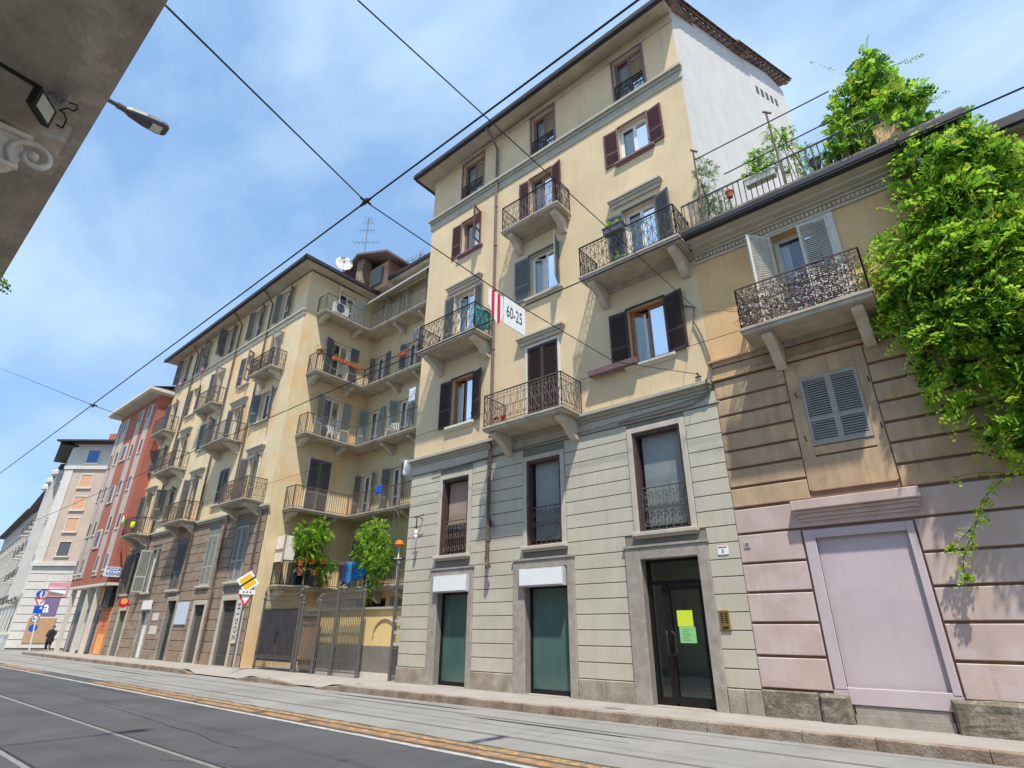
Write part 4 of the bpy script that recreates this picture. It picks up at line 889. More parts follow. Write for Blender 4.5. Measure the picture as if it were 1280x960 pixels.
P0=Fp.p(-2.1,0,0); az=radians(9); Fq=Fr(P0.x,P0.y,-az)
q=MB(Fq); q.quad((-6.5,0,0),(0,0,0),(0,0,16.6),(-6.5,0,16.6)); q.build('street_wall','white_far',PB)
q=MB(Fq); q.box(-7.2,.3,-4,1.0,16.6,16.75); q.build('street_eaves','roof_dark',PB)
q=MB(); a=Fq.p(-7.2,1,16.76); b_=Fq.p(.3,1,16.76); c_=Fp.p(8.4,1.0,17.06); q.quad(a,b_,b_+Vector((-2,6,2)),a+Vector((-1,6,2))); q.quad(b_,c_,c_+Vector((-3,4,2)),b_+Vector((-2,6,2))); q.build('roof','tile',PB)
q=MB(Fp); q.box(-.7,-.1,-2.6,-2.0,17.2,18.6); q.build('chimney','redbrick',PB)
for x in (-1.3,-3.2,-5.1):
    for k in range(5): far_window(PB,Fq,x,1.2+k*3.1,.8,1.7,'dark_gray','trim_pale')
def far_block(name,label,fr,x0,x1,h,m,floors,bays,ov=1.0,roofm='roof_dark',balc=True,seed=1):
    rr=random.Random(seed); o0=fr.p((x0+x1)/2,0,0); b=thing(name,o0,label,'building')
    q=MB(fr); q.quad((x0,0,0),(x1,0,0),(x1,0,h),(x0,0,h)); q.quad((x1,0,0),(x1,-8,0),(x1,-8,h),(x1,0,h)); q.build('wall',m,b)
    q=MB(fr); q.box(x0,x1+.4,-4,ov,h,h+.16); q.build('eaves',roofm,b); q=MB(fr); q.box(x0,x1,-.02,.12,4.0,4.25); q.box(x0,x1,-.02,.08,h-2.4,h-2.2); q.build('band','trim_pale',b)
    q=MB(fr); q.quad((x0,ov,h+.16),(x1+.4,ov,h+.16),(x1+.4,-5,h+1.7),(x0,-5,h+1.7)); q.quad((x1+.4,ov,h+.16),(x1+.4,-5,h+1.7),(x1+.4,-8,h+1.7),(x1+.4,-8,h+.16)); q.build('roof','tile',b)
    fh=(h-1.2)/floors
    for k in range(floors):
        for j in range(bays):
            x=x0+(x1-x0)*(j+.5)/bays; z=1.0+k*fh
            far_window(b,fr,x,z,.9,fh*.55,rr.choice(['dark_gray','graybrown','interior','dark_gray']),'trim_pale')
            if balc and k and j%2==0:
                q=MB(fr); q.box(x-.9,x+.9,0,.8,z-.15,z-.02); o=q.build('balcony','trim_pale',b); railing(o,fr,[(x-.88,.0),(x-.88,.76),(x+.88,.76),(x+.88,0)],z,.95,'bars','iron_gray',.3)
    return b
P1=Fq.p(-7.0,-.6,0); F1=Fr(P1.x,P1.y,-radians(7))
b1=far_block('stone_building','grey stone building with bay columns beyond the peach corner building',F1,-13,0,16.2,'gray_far',5,6,seed=2)
for x in (-1.6,-6.0,-10.4):
    q=MB(F1); q.box(x-.9,x+.9,0,.9,4.2,15.6); o=q.build('bay_column','white_far',b1)
    q=MB(F1); q.lathe((x,.45,15.6),[(.95,0),(.95,.35),(.6,.6),(.1,.8)],10); q.build('bay_cap','white_far',b1)
P2=F1.p(-13.6,-.3,0); F2=Fr(P2.x,P2.y,-radians(6)); far_block('stone_building','pale far stone building with dark roof at the left edge of the street',F2,-22,0,16.6,'white_far',5,9,balc=True,seed=5)
P3=F2.p(-22.5,0,0); F3=Fr(P3.x,P3.y,-radians(5)); far_block('stone_building','farthest grey house closing the street at the left edge',F3,-40,0,17,'gray_far',4,10,balc=False,seed=6)
# ================================================================== house on the camera's side
K=thing('balcony_building',(-4,-1.3,0),'house over the near pavement with a rough stone balcony underside and carved scroll corbels','building')
q=MB(Fr(0,-1.3,pi)); wall_grid(q,-12,60,0,7.6,[(x,x+1.1,z,z+2.1) for x in (-9,-5.6,-2.2,1.2,7.6,11.2,14.8,18.4,22) for z in (1,)]); q.build('wall','trim',K)
for x in (-9,-5.6,-2.2,1.2,7.6,11.2,14.8,18.4,22):
    for z in (1,): window(K,Fr(0,-1.3,pi),x,x+1.1,z,z+2.1,fm='white_paint',curt=.5)
q=MB(); q.box(-13,-2.2,-1.3,.20,5.0,5.12); q.box(-13,-2.2,-1.3,.12,4.955,5.0); q.box(-13,-2.2,.20,.26,5.03,5.18); q.box(-13.02,-2.18,-1.3,-1.0,4.80,4.955); bo=q.build('balcony','balcony_ceiling',K)
def scroll_corbel(xc):
    q=MB(); wd=.24
    prof=[(-1.3,4.955),(.16,4.955),(.16,4.80),(-.10,4.74),(-1.3,4.72)]
    q.prism(prof,lambda p:(xc-wd/2,p[0],p[1]),lambda p:(xc+wd/2,p[0],p[1]))
    o=q.build('corbel','balcony_ceiling',bo)
    q=MB(); 
    VY=.04
    body=[(-1.3,4.72)]+[(-.62,4.72)]+[( -.17+.155*cos(t*pi/10),4.57+.15*sin(t*pi/10)) for t in range(6,-7,-1)]+[(-.42,4.37),(-.7,4.33),(-.95,4.18),(-1.15,3.95),(-1.3,3.8)]
    q.prism(body,lambda p:(xc-wd/2+.04,p[0],p[1]),lambda p:(xc+wd/2-.04,p[0],p[1]))
    for s_ in (1,):
        x=xc+s_*(wd/2-.03)
        path=[]; n=34
        for k in range(n+1):
            t=k/n; a=2.6*pi*(1-t)-.0; r=.018+.118*(1-t)**.8; path.append((x,VY+r*cos(a+pi/2+.6),4.575+r*sin(a+pi/2+.6)))
        q.smooth=True
        q.tube(path,.022,6); q.lathe((x,VY,4.575),[(.001,0),(.035,0),(.03,.03*1),(.005,.04)],10,(s_,0,0))
        q.tube([(x,VY+.14*cos(-1.9),4.575+.14*sin(-1.9)),(x,-.40,4.40),(x,-.7,4.36),(x,-.95,4.21),(x,-1.2,3.95)],.024,6)
        q.tube([(x,0,4.715),(x,-.5,4.68),(x,-.8,4.55),(x,-1.1,4.3),(x,-1.3,4.1)],.024,6)
        for j in range(6):      # acanthus leaves
            y=-.36-.12*j; z=4.60-.028*j*j*.4-.02*j
            q.tube([(x,y+.06,z+.02),(x,y+.03,z-.07),(x,y-.03,z-.13),(x,y-.09,z-.15)],.026,6,taper=[.4,1,.9,.3])
        q.smooth=False
    for j in range(10):         # ribbed belly
        y=-.10-.11*j; z=4.43-.018*j-.002*j*j
        q.tube([(xc-wd/2+.05,y,z),(xc,y-.05,z-.02),(xc+wd/2-.05,y,z)],.022,5)
    q.build('scroll','carved',o)
scroll_corbel(-4.55); scroll_corbel(-7.6)
# ================================================================== cables
def cable(name,pts,r,label,m='cable',sag=0):
    q=MB(); q.tube(pts,r,5); return tag(q.build(name,m),label,'cable')
cable('contact_wire',[(-120,2.96,6.5),(30,2.96,6.5)],.011,'overhead tram contact wire crossing the sky from lower left up past the cream eaves')
cable('contact_wire',[(-120,6.15,6.5),(30,6.15,6.5)],.011,'second overhead tram contact wire passing in front of the balconies and the roof terrace')
def pt(u,v,Y): return atY(u,v,Y)
n0=pt(457,252,2.96)
def seg(a,b,n=8,sag=.0): return [a.lerp(b,t/n)-Vector((0,0,sag*4*(t/n)*(1-t/n))) for t in range(n+1)]
wa=atY(873,468,11.98)
s0=pt(200,0,.25)
def onwire(u):
    best=None
    for k in range(2001):
        P_=n0.lerp(wa,k/2000); d=P_-Vector((0,0,CH)); uu=640+FPX*d.dot(_R)/d.dot(_fw)
        if best is None or abs(uu-u)<best[0]: best=(abs(uu-u),P_)
    return best[1]
def onw(u,v): return atY(u,v,onwire(u).y)
cable('span_wire',seg(s0,n0)+[onw(608,353.7),onw(656,386),onw(768,452),wa],.008,'span wire from the top left carrying the 60-25 sign to the cream wall')
wb=atY(869,385,11.98); t0=pt(447,0,1.6)
cable('span_wire',seg(t0,wb,10,.0),.008,'span wire falling steeply from the top edge to the hook near the pink house corner')
n1=pt(117,507,2.96); w0=pt(0,460,2.72); w1=atY(215,532,11.98)
cable('span_wire',seg(w0,n1)+seg(n1,w1,8,.15)[1:],.008,'span wire meeting the contact wire above the red brick building')
cable('lighting_cable',[atY(205,640,11.3)+Vector((-12,0,0)),atY(340,603,11.3),atY(520,546,11.3),atY(732,473,11.3),atY(922,414,11.3),atY(1100,356,11.3),atY(1290,297,11.3)],.007,'thin cable running level in front of the facades just above the cream cornice')
q=MB(); q.tube(seg(atY(0,690,9),atY(180,655,11.9),6,.3),.006,5); tag(q.build('telephone_cable','cable'),'thin dark cable in front of the distant peach building','cable')
for nm,P_,lb in (('wire_clamp',n0,'clamp where the span wire crosses the contact wire against open sky'),('wire_clamp',n1,'small clamp on the contact wire above the red brick building')):
    q=MB(); q.box(P_.x-.05,P_.x+.05,P_.y-.02,P_.y+.02,P_.z-.02,P_.z+.025); q.tube([P_+Vector((-.10,0,-.01)),P_+Vector((.10,0,-.01))],.017,6); q.tube([P_+Vector((0,-.08,.01)),P_+Vector((0,.08,.01))],.016,6); tag(q.build(nm,'cable'),lb,'clamp')
q=MB(F0); base=wa
q.tube([(-4.29,0,7.17),(-4.29,.1,7.17)],.02,6); q.tube([(-4.36,.03,7.1),(-4.22,.03,7.1)],.02,6); tag(q.build('wall_hook','iron'),'iron wall hook holding the wire just above the grey cornice','hook')
q=MB(F0)
q.tube([(-4.45,.05,9.15),(-4.13,.06,8.96),(-4.2,.06,8.6),(-4.05,.06,8.1),(-3.95,.06,7.5),(-3.96,.08,7.0),(-4.05,.22,6.9),(-4.1,.06,6.6),(-4.5,.06,6.45),(-6.5,.06,6.42)],.022,6)
q.tube([(-4.1,.06,6.6),(-5.0,.07,6.52),(-6.5,.09,6.46),(-8,.07,6.42),(-10.7,.06,6.38),(-13.5,.06,6.3)],.014,5)
tag(q.build('cable_bundle','pipe_brown'),'brown cable bundle dropping down the corner and along the grey cornice','cable')
# flag sign hanging on the span wire
ta=atY(611,357,1); 
a0,a1,a2=onw(611,356),onw(629,368),onw(656,386); dirw=(a2-a0).normalized()
dirh=(a2-a0); 
def SP(s,z,e=0): # s metres from a0 along the wire, z drop
    P_=a0+dirw*s; nrm=Vector((dirw.y,-dirw.x,0)).normalized(); return P_+Vector((0,0,-z))+nrm*e
q=MB(); T=(a1-a0).length; U=(a2-a0).length; hgt=.55
w_=T
pw=w_/5
q.m=0
for k in range(5):
    q.m=1 if k in (1,3) else 0; x0_,x1_=k*pw,(k+1)*pw
    dz=[.36,.46,.56,.62,.56,.40]; q.hexa([SP(x0_,dz[k]*.95,-.004),SP(x1_,dz[k+1]*.95,-.004),SP(x1_,dz[k+1]*.95,.004),SP(x0_,dz[k]*.95,.004),SP(x0_,.05,-.004),SP(x1_,.05,-.004),SP(x1_,.05,.004),SP(x0_,.05,.004)])
q.m=0; 
q.hexa([SP(T+.02,.50,-.006),SP(U,.50,-.006),SP(U,.50,.006),SP(T+.02,.50,.006),SP(T+.02,.02,-.006),SP(U,.02,-.006),SP(U,.02,.006),SP(T+.02,.02,.006)])
q.m=2; xm=(T+U)/2; nrm_=Vector((dirw.y,-dirw.x,0)).normalized()
sgn=1 if (Vector((0,0,CH))-a1).dot(nrm_)>0 else -1
text_mb(q,'60-25',lambda x,y: SP(xm+x,.26-y,sgn*.009),.30,False,.72*(U-T)/.68)
tag(q.build('tram_sign',['sign_white','sign_red','sign_black'],origin=a1),'white plate reading 60-25 beside a red striped pennant hanging from the span wire','sign')
# ================================================================== vegetation
from mathutils import noise as NZ
LM=['leaf_light','leaf_mid','leaf_dark','leaf_yellow']
def sprig(mb,p,d,ln,lf,n,rr,mi,wd=.42):
    d=d.normalized(); s_=d.cross(Vector((rr.uniform(-1,1),rr.uniform(-1,1),rr.uniform(-.3,1)))).normalized(); nn=d.cross(s_)
    for k in range(n):
        t=(k+.6)/n; c=p+d*ln*t-Vector((0,0,ln*.28*t*t)); sg=1 if k%2 else -1
        a=(s_*sg*rr.uniform(.7,1)+d*rr.uniform(.35,.7)+nn*rr.uniform(-.35,.35)).normalized(); l_=lf*rr.uniform(.7,1.2)*(1-.3*t); b=a.cross(nn).normalized()*l_*wd
        mb.m=mi if rr.random()<.8 else rr.choice((0,1,2)); mb.quad(c,c+a*l_*.5+b,c+a*l_,c+a*l_*.5-b)
def foliage(mb,clumps,per,ln,lf,n,rr,out=Vector((0,-1,0)),mix=(.40,.36,.18,.06)):
    for c,r in clumps:
        for _ in range(int(per*r**1.3*36)+2):
            v=Vector((rr.gauss(0,1),rr.gauss(0,1),rr.gauss(0,1))).normalized()
            if v.dot(out)<-.35: continue
            rad=r*(rr.random()**.4); p=c+v*rad
            d=v+Vector((rr.uniform(-.5,.5),rr.uniform(-.5,.5),rr.uniform(-.9,.2)))
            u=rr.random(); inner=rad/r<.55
            mi=2 if inner and u<.35 else (0 if u<mix[0] else 1 if u<mix[0]+mix[1] else 2 if u<1-mix[3] else 3)  # inner leaves partly dark green: shade inside the clump put into colour
            sprig(mb,p,d,ln*rr.uniform(.6,1.2),lf,n,rr,mi)
def inpoly(x,y,P_):
    c=False; j=len(P_)-1
    for i in range(len(P_)):
        if (P_[i][1]>y)!=(P_[j][1]>y) and x<(P_[j][0]-P_[i][0])*(y-P_[i][1])/(P_[j][1]-P_[i][1])+P_[i][0]: c=not c
        j=i
    return c
# outline of the climbing plant on the wall plane, in metres (x, z)
VX=[tuple((lambda q_:(q_.x,q_.z))(atY(u,v,11.6))) for u,v in [(1118,188),(1160,168),(1198,160),(1228,178),(1262,196),(1300,215),(1330,300),(1340,500),(1330,590),(1290,575),(1262,560),(1240,545),(1222,520),(1200,500),(1178,470),(1158,450),(1135,430),(1112,395),(1090,350),(1085,318),(1105,300),(1122,285),(1128,240)]]
rr=random.Random(11); V=thing('climbing_vine',(1.6,11.8,.15),'bright green wisteria vine covering the right end of the ochre wall','climbing plant')
cl=[]; xs0,xs1=min(p[0] for p in VX),max(p[0] for p in VX); zs0,zs1=min(p[1] for p in VX),max(p[1] for p in VX)
while len(cl)<140:
    x,z=rr.uniform(xs0,xs1),rr.uniform(zs0,zs1)
    if not inpoly(x,z,VX): continue
    e=min(sqrt((x-a[0])**2+(z-a[1])**2) for a in VX); r=rr.uniform(.2,.42)*(1 if e>.5 else .7)
    if e<.35 and rr.random()<.2: continue
    cl.append((Vector((x,12-rr.uniform(.08,.45)-.25*min(1,e),z)),r))
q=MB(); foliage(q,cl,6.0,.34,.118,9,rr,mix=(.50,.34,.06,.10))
for _ in range(150):        # loose trailing sprays along the border
    i=rr.randrange(len(VX)); a,b_=VX[i],VX[(i+1)%len(VX)]; t=rr.random(); x=a[0]+(b_[0]-a[0])*t; z=a[1]+(b_[1]-a[1])*t
    if x>2.6: continue
    p=Vector((x,rr.uniform(11.45,11.9),z)); sprig(q,p,Vector((rr.uniform(-1,.4),-.2,rr.uniform(-1,.5))),.42,.085,11,rr,0)
q.build('foliage',LM,V)
q=MB()
for _ in range(240):
    c,r=cl[rr.randrange(len(cl))]; v=Vector((rr.gauss(0,1),-abs(rr.gauss(0,1)),rr.gauss(0,1))).normalized(); sprig(q,c+v*r*1.05,v+Vector((0,0,-.7)),.16,.07,4,rr,0)
q.m=0; q.mi=[0]*len(q.mi); q.build('dry_leaves','leaf_dry',V)
q=MB()
for k,(x0,z0) in enumerate(((2.2,4.1),(1.9,4.6),(2.5,5.2))):
    pts=[Vector((2.35+.1*k,11.93,.15))]+[Vector((2.35+.1*k+(x0-2.35)*t+.12*sin(t*9+k),11.90-.05*t,.15+(z0-.15)*t)) for t in (.2,.4,.6,.8,1)]+[Vector((x0-.5*t+.1*sin(t*7),11.8-.1*t,z0+3.5*t)) for t in (.3,.6,1)]
    q.tube(pts,.035-.006*k,6)
for k in range(26):
    i=rr.randrange(len(cl)); c=cl[i][0]; pts=[c+Vector((0,.1,-.2))]; d=Vector((rr.uniform(-.7,.2),-.05,-.5))
    for _ in range(5): pts.append(pts[-1]+d*.14+Vector((rr.uniform(-.05,.05),rr.uniform(-.03,.03),rr.uniform(-.06,.04))))
    q.tube(pts,.006,4)
q.build('stem','bark',V)
q=MB()
for u,v in ((1235,215),(1192,165),(1185,168),(1258,342),(1228,330),(1150,200)):
    c=atY(u,v,11.25)
    for _ in range(22): p=c+Vector((rr.uniform(-.05,.05),rr.uniform(-.05,.05),rr.uniform(-.14,.05))); a=Vector((rr.uniform(-1,1),rr.uniform(-1,1),rr.uniform(-1,1))).normalized()*.022; b_=a.orthogonal().normalized()*.018; q.quad(p-a,p+b_,p+a,p-b_)
q.build('flower','flower_lilac',V)
# hanging tendril lower on the pink wall
q=MB(); t_=[atY(u,v,11.8) for u,v in ((1262,592),(1240,612),(1228,625),(1222,650),(1212,675),(1204,700),(1206,722))]; H_=thing('trailing_tendril',t_[-1],'thin leafy tendril trailing down the pink wall beneath the vine','climbing plant')
q.tube(t_,.007,5); q.tube([t_[3],atY(1200,676,11.8),atY(1188,682,11.8)],.005,5); q.tube([t_[0],atY(1225,590,11.8),atY(1190,597,11.8)],.005,5); q.build('stem','bark',H_); q=MB()
for a,b_ in list(zip(t_,t_[1:]))+[(t_[3],atY(1188,682,11.8)),(t_[0],atY(1190,597,11.8))]:
    for _ in range(6 if (a-b_).length>.15 else 4): p=a.lerp(b_,rr.random()); sprig(q,p,Vector((rr.uniform(-1,1),-.6,rr.uniform(-1,.2))),.15,.07,6,rr,rr.choice((0,0,3,1)))
for p in (t_[-1],atY(1188,682,11.8)):
    for _ in range(10): sprig(q,p,Vector((rr.uniform(-1,1),-.6,rr.uniform(-1,.6))),.13,.07,6,rr,rr.choice((0,3)))
q.build('foliage',LM,H_)
# ---- roof terrace
def potted(name,loc,label,r,h,clumps,pm='terracotta',per=8,ln=.16,lf=.05,n=7,mix=(.3,.4,.25,.05),box=None,grp=None,flower=None,leaf=LM,cat='potted plant',seed=1):
    rr=random.Random(seed); b=thing(name,loc,label,cat,grp); loc=Vector(loc); q=MB()
    if box: q.hexa([(loc.x-box*.94,loc.y-r*.85,loc.z),(loc.x+box*.94,loc.y-r*.85,loc.z),(loc.x+box*.94,loc.y+r*.85,loc.z),(loc.x-box*.94,loc.y+r*.85,loc.z),(loc.x-box,loc.y-r,loc.z+h),(loc.x+box,loc.y-r,loc.z+h),(loc.x+box,loc.y+r,loc.z+h),(loc.x-box,loc.y+r,loc.z+h)]); q.box(loc.x-box-.012,loc.x+box+.012,loc.y-r-.012,loc.y+r+.012,loc.z+h-.03,loc.z+h+.005)
    else: q.lathe(loc,[(r*.68,0),(r*.95,h*.82),(r*1.06,h*.83),(r*1.08,h),(r*.92,h),(r*.9,h*.9)],14)
    q.build('pot' if not box else 'planter',pm,b)
    q=MB(); foliage(q,[(loc+Vector(c[:3]),c[3]) for c in clumps],per,ln,lf,n,rr,Vector((0,0,1)) if 0 else Vector((0,0,0)),mix)
    q.tube([loc+Vector((0,0,h*.8)),loc+Vector((0,0,h+.1))],.01,5); q.build('foliage',leaf,b)
    if flower:
        q=MB()
        for c in clumps:
            for _ in range(flower[1]):
                v=Vector((rr.gauss(0,1),rr.gauss(0,1),rr.gauss(0,1))).normalized(); p=loc+Vector(c[:3])+v*c[3]*1.05
                for _k in range(5):
                    a=Vector((rr.uniform(-1,1),rr.uniform(-1,1),rr.uniform(-1,1))).normalized()*.03; b_=a.orthogonal().normalized()*.025; q.quad(p-a,p+b_,p+a,p-b_)
        q.build('flower',flower[0],b)
    return b
tb=[]; rr=random.Random(5)
for u,v,r in ((1080,75,.14),(1082,92,.2),(1075,110,.26),(1100,100,.2),(1062,125,.26),(1088,128,.3),(1112,128,.22),(1058,148,.26),(1082,150,.26),(1110,152,.24),(1134,140,.16),(1128,160,.2),(1052,170,.24),(1075,178,.22),(1060,188,.18),(1150,150,.14),(1100,88,.12),(1120,108,.14),(1142,118,.12),(1155,122,.08),(1140,165,.16),(1045,190,.14)):
    p=atY(u,v,11.9+rr.uniform(-.25,.35)); tb.append((p,r))
b=thing('terrace_shrub',(.3,11.9,10.85),'tall bushy green shrub rising above the roof terrace against the sky','shrub')
q=MB(); foliage(q,[(p,r*1.2) for p,r in tb],11,.24,.10,9,rr,Vector((0,0,0)),(.40,.40,.14,.06))
for (u0,v0),(u1,v1) in (((1062,95),(1018,78)),((1150,128),(1178,118)),((1125,80),(1148,70)),((1080,75),(1084,48))):
    a,b_=atY(u0,v0,11.9),atY(u1,v1,11.9)
    for k in range(9): sprig(q,a.lerp(b_,k/8),b_-a+Vector((0,0,rr.uniform(-.3,.3))),.14,.045,5,rr,1)
q.build('foliage',LM,b); q=MB(); q.tube([(.3,11.9,10.9),(.2,11.9,11.6),(.15,11.9,12.4),(.3,11.9,13.2)],.04,6,taper=[1,.8,.5,.2]); q.tube([(.25,11.9,11.3),(.6,11.9,12.0),(.9,11.9,12.5)],.02,5); q.build('trunk','bark',b)
c0=atY(1112,172,11.7); potted('planter_box',(c0.x,11.75,10.86),'large ochre planter block at the foot of the terrace shrub',.22,.62,[(0,0,.72,.2),(.2,0,.7,.18),(-.25,0,.7,.2),(.35,0,.5,.2)],pm='peach',box=.24,seed=3,cat='planter')
b=thing('terrace_creeper',(-3.35,11.75,10.85),'grey-green creeper climbing a post at the left end of the roof terrace','climbing plant')
q=MB(); foliage(q,[(atY(u,v,11.75),r) for u,v,r in ((878,205,.16),(884,225,.22),(892,245,.24),(905,262,.24),(882,258,.2),(918,268,.18),(935,262,.14),(876,240,.12),(872,215,.1),(888,212,.14),(898,255,.2))],15,.13,.04,7,rr,Vector((0,0,0)),(.1,.2,.3,.02)); q.build('foliage',['leaf_gray','leaf_mid','leaf_gray','leaf_gray'],b)
q=MB(); q.tube([(-3.4,11.75,10.86),(-3.3,11.75,11.6),(-3.38,11.75,12.4)],.02,5); q.build('stem','bark',b)
c0=atY(950,222,11.6); potted('window_box',(c0.x,11.62,c0.z-.12),'long grey planter with a leafy young tree on the terrace railing',.11,.2,[(.05,0,.32,.14),(-.1,0,.3,.1),(0,0,.62,.12),(.05,0,.85,.12),(.1,0,.45,.12),(-.2,0,.3,.14),(.2,0,.3,.13),(-.05,0,.75,.12)],pm='old_white',box=.36,per=10,lf=.06,seed=4,cat='planter')
c0=atY(912,243,11.5); potted('flower_pot',(c0.x,11.5,c0.z-.1),'small terracotta pot hooked on the terrace railing',.1,.18,[(0,0,.24,.07)],per=4,lf=.03,seed=5)
c0=atY(1020,206,11.75); potted('flower_pot',(c0.x,11.75,c0.z-.1),'dark pot on the terrace behind the railing left of the shrub',.13,.24,[(0,0,.3,.1)],pm='dark_gray',per=4,lf=.04,seed=6)
c0=atY(1056,210,11.7); potted('flower_pot',(c0.x,11.7,c0.z-.1),'reddish-leaved plant in a low pot below the terrace shrub',.14,.2,[(0,0,.26,.15),(.15,0,.24,.1)],pm='terracotta',per=6,lf=.04,seed=7,leaf=['wine','wine_frame','leaf_dark','leaf_gray'])
c0=atY(972,180,11.75); b=thing('terrace_climber',(c0.x,11.8,10.86),'sparse climbing plant tangled round the tilted terrace pole','climbing plant')
q=MB(); foliage(q,[(atY(u,v,11.8),r) for u,v,r in ((962,165,.12),(975,172,.14),(985,178,.1),(972,190,.12),(995,192,.12),(1003,205,.12),(990,212,.12),(1008,185,.08),(960,180,.12),(985,165,.1),(1012,215,.12),(968,205,.1))],10,.15,.06,6,rr,Vector((0,0,0)),(.4,.4,.15,.05)); q.build('foliage',LM,b)
q=MB(); q.tube([atY(1015,232,11.8),atY(995,195,11.8),atY(968,160,11.8)],.015,5); q.tube([atY(1000,232,11.8),atY(985,200,11.8),atY(975,170,11.8)],.01,5); q.build('stem','bark',b)
for i,(a,c) in enumerate((((866,188),(880,277)),((957,140),(984,238)),((1178,140),(1187,152)))):
    if i==2: continue
    p0,p1=atY(*c,11.55),atY(*a,11.55); q=MB(); q.tube([(p0.x,11.55,10.9),p1+Vector((0,0,0))],.022,6); q.tube([p1+Vector((-.06,0,.05)),p1+Vector((.1,0,-.12))],.03,6)
    tag(q.build('terrace_post','iron_rust'),('rusty post at the left end of the terrace beside the white gable','tilted rusty post rising from the middle of the roof terrace')[i],'post')
for i,((u0,v0),(u1,v1)) in enumerate((((868,200),(1036,114)),((905,218),(1040,150)))):
    q=MB(); q.tube([atY(u0,v0,11.55),atY(u1,v1,11.55)],.016,6); tag(q.build('pergola_rail','iron'),('upper metal pergola rail slanting over the roof terrace','lower metal pergola rail slanting over the roof terrace')[i],'rail')
# ================================================================== courtyard front: gate, railings, yellow wall
GW=thing('courtyard_wall',(-18,12.5,.14),'low yellow wall with a painted arch and grey-brown base behind the gate','wall')
q=MB(F0); q.box(-20.6,-15.05,-.7,-.5,.1,2.2); q.build('wall','yellow_wall',GW)
q=MB(F0); q.box(-20.6,-15.05,-.495,-.47,.3,1.08); q.build('dado','dado',GW); q=MB(F0); q.box(-20.7,-14.9,-.72,-.42,2.2,2.27); q.build('coping','trim_gray',GW)
q=MB(F0); q.tube([(-15.9+.62*cos(t*pi/12),-.49,1.35+.55*sin(t*pi/12)) for t in range(1,13)],.035,6); q.build('arch_moulding','peach_brown',GW); q=MB(F0); q.box(-20.6,-15.05,-.5,-.42,.1,.3); q.build('base_course','trim_pale',GW)
G1=thing('sheet_gate',(-22,12.1,.14),'dark sheet-metal double gate with spear-topped bars beside the yellow wall strip','gate')
fg=Fr(0,12.12)
for a,b_ in ((-23.3,-22.05),(-22.0,-20.75)):
    q=MB(fg); q.box(a,b_,-.02,.0,.45,2.3); n=6
    for k in range(12): x=a+(b_-a)*(k+.5)/12; q.box(x-.045,x+.045,0,.008,.47,2.28)
    o=q.build('gate_leaf','roof_dark',G1); q=MB(fg)
    for k in range(15):
        x=a+.04+(b_-a-.08)*k/14; q.tube([(x,.02,2.28),(x,.02,2.78)],.009,4); q.lathe((x,.02,2.78),[(.018,0),(.014,.05),(.001,.10)],5)
    for z in (2.32,2.62): q.box(a,b_,.0,.03,z,z+.035)
    q.build('spear_bars','iron_gray',o); q=MB(fg)
    for k in range(15):
        x=a+.04+(b_-a-.08)*k/14; q.tube([(x,.03,.2),(x,.03,.62)],.009,4); q.lathe((x,.03,.62),[(.016,0),(.001,.07)],5)
    for z in (.22,.55): q.box(a,b_,.0,.03,z,z+.035)
    q.build('spear_bars','iron_gray',o)
for x in (-23.4,-20.65):
    q=MB(fg); q.lathe((x,0,.14),[(.06,0),(.05,.1),(.045,2.5),(.07,2.55),(.07,2.6),(.03,2.66),(.05,2.74),(.055,2.80),(.04,2.87),(.012,2.9),(.02,2.95),(.001,3.05)],10); q.build('gate_post','iron_gray',G1)
q=MB(fg); q.box(-22.06,-21.98,.0,.06,1.25,1.5); q.build('lock','black_plastic',G1)
G2=thing('bar_gate',(-18,12.1,.14),'open grey iron bar gate standing in front of the yellow wall','gate')
def barpanel(x0,x1,n,z1,lab='bar_panel'):
    q=MB(fg)
    for k in range(n):
        x=x0+(x1-x0)*(k+.5)/n; q.tube([(x,0,.25),(x,0,z1)],.014,5); q.lathe((x,0,z1),[(.02,0),(.014,.06),(.001,.12)],5)
        if z1>2.6: 
            q.tube([(x+(x1-x0)/n/2,0,2.2),(x+(x1-x0)/n/2,0,z1-.05)],.007,4)
    for z in (.26,.58,2.2,z1-.22): q.box(x0,x1,-.012,.012,z,z+.03)
    return q.build(lab,'iron_gray',G2)
barpanel(-20.5,-19.35,11,2.25); barpanel(-19.3,-18.3,10,2.7); barpanel(-18.1,-16.7,14,2.75)
for x,h in ((-20.45,2.3),(-19.32,2.35),(-18.2,2.75),(-16.68,2.6)):
    q=MB(fg); q.lathe((x,0,.14),[(.07,0),(.06,.1),(.055,h),(.065,h+.04),(.03,h+.1),(.05,h+.17),(.02,h+.24),(.001,h+.32)],10); q.build('gate_post','iron_gray',G2)
RS=thing('reed_screen',(-20,12.3,.14),'brown reed screen fixed behind the first bars of the open gate','screen')
q=MB(Fr(0,12.25)); 
for k in range(26): x=-20.45+1.08*k/26; q.tube([(x,0,.3),(x+.01*sin(k),0,2.05)],.02,5)
q.build('reeds','tan_panel',RS); q=MB(Fr(0,12.25)); q.box(-20.45,-19.37,.02,.05,1.95,2.02); q.build('batten','bark',RS); q=MB(Fr(0,12.25)); q.box(-20.45,-19.37,.02,.05,.5,.56); q.build('batten','bark',RS)
G3=thing('side_grille',(-14.8,12.1,.14),'narrow grey iron grille with mailbox shelves against the cream building corner','grille')
q=MB(fg); q.lathe((-15.02,0,.14),[(.06,0),(.05,.1),(.05,3.35),(.07,3.4),(.02,3.5)],10); q.build('post','iron_gray',G3)
q=MB(fg)
for k in range(5):
    x=-14.93+.075*k; q.tube([(x,0,.2),(x,0,1.0)],.009,5)
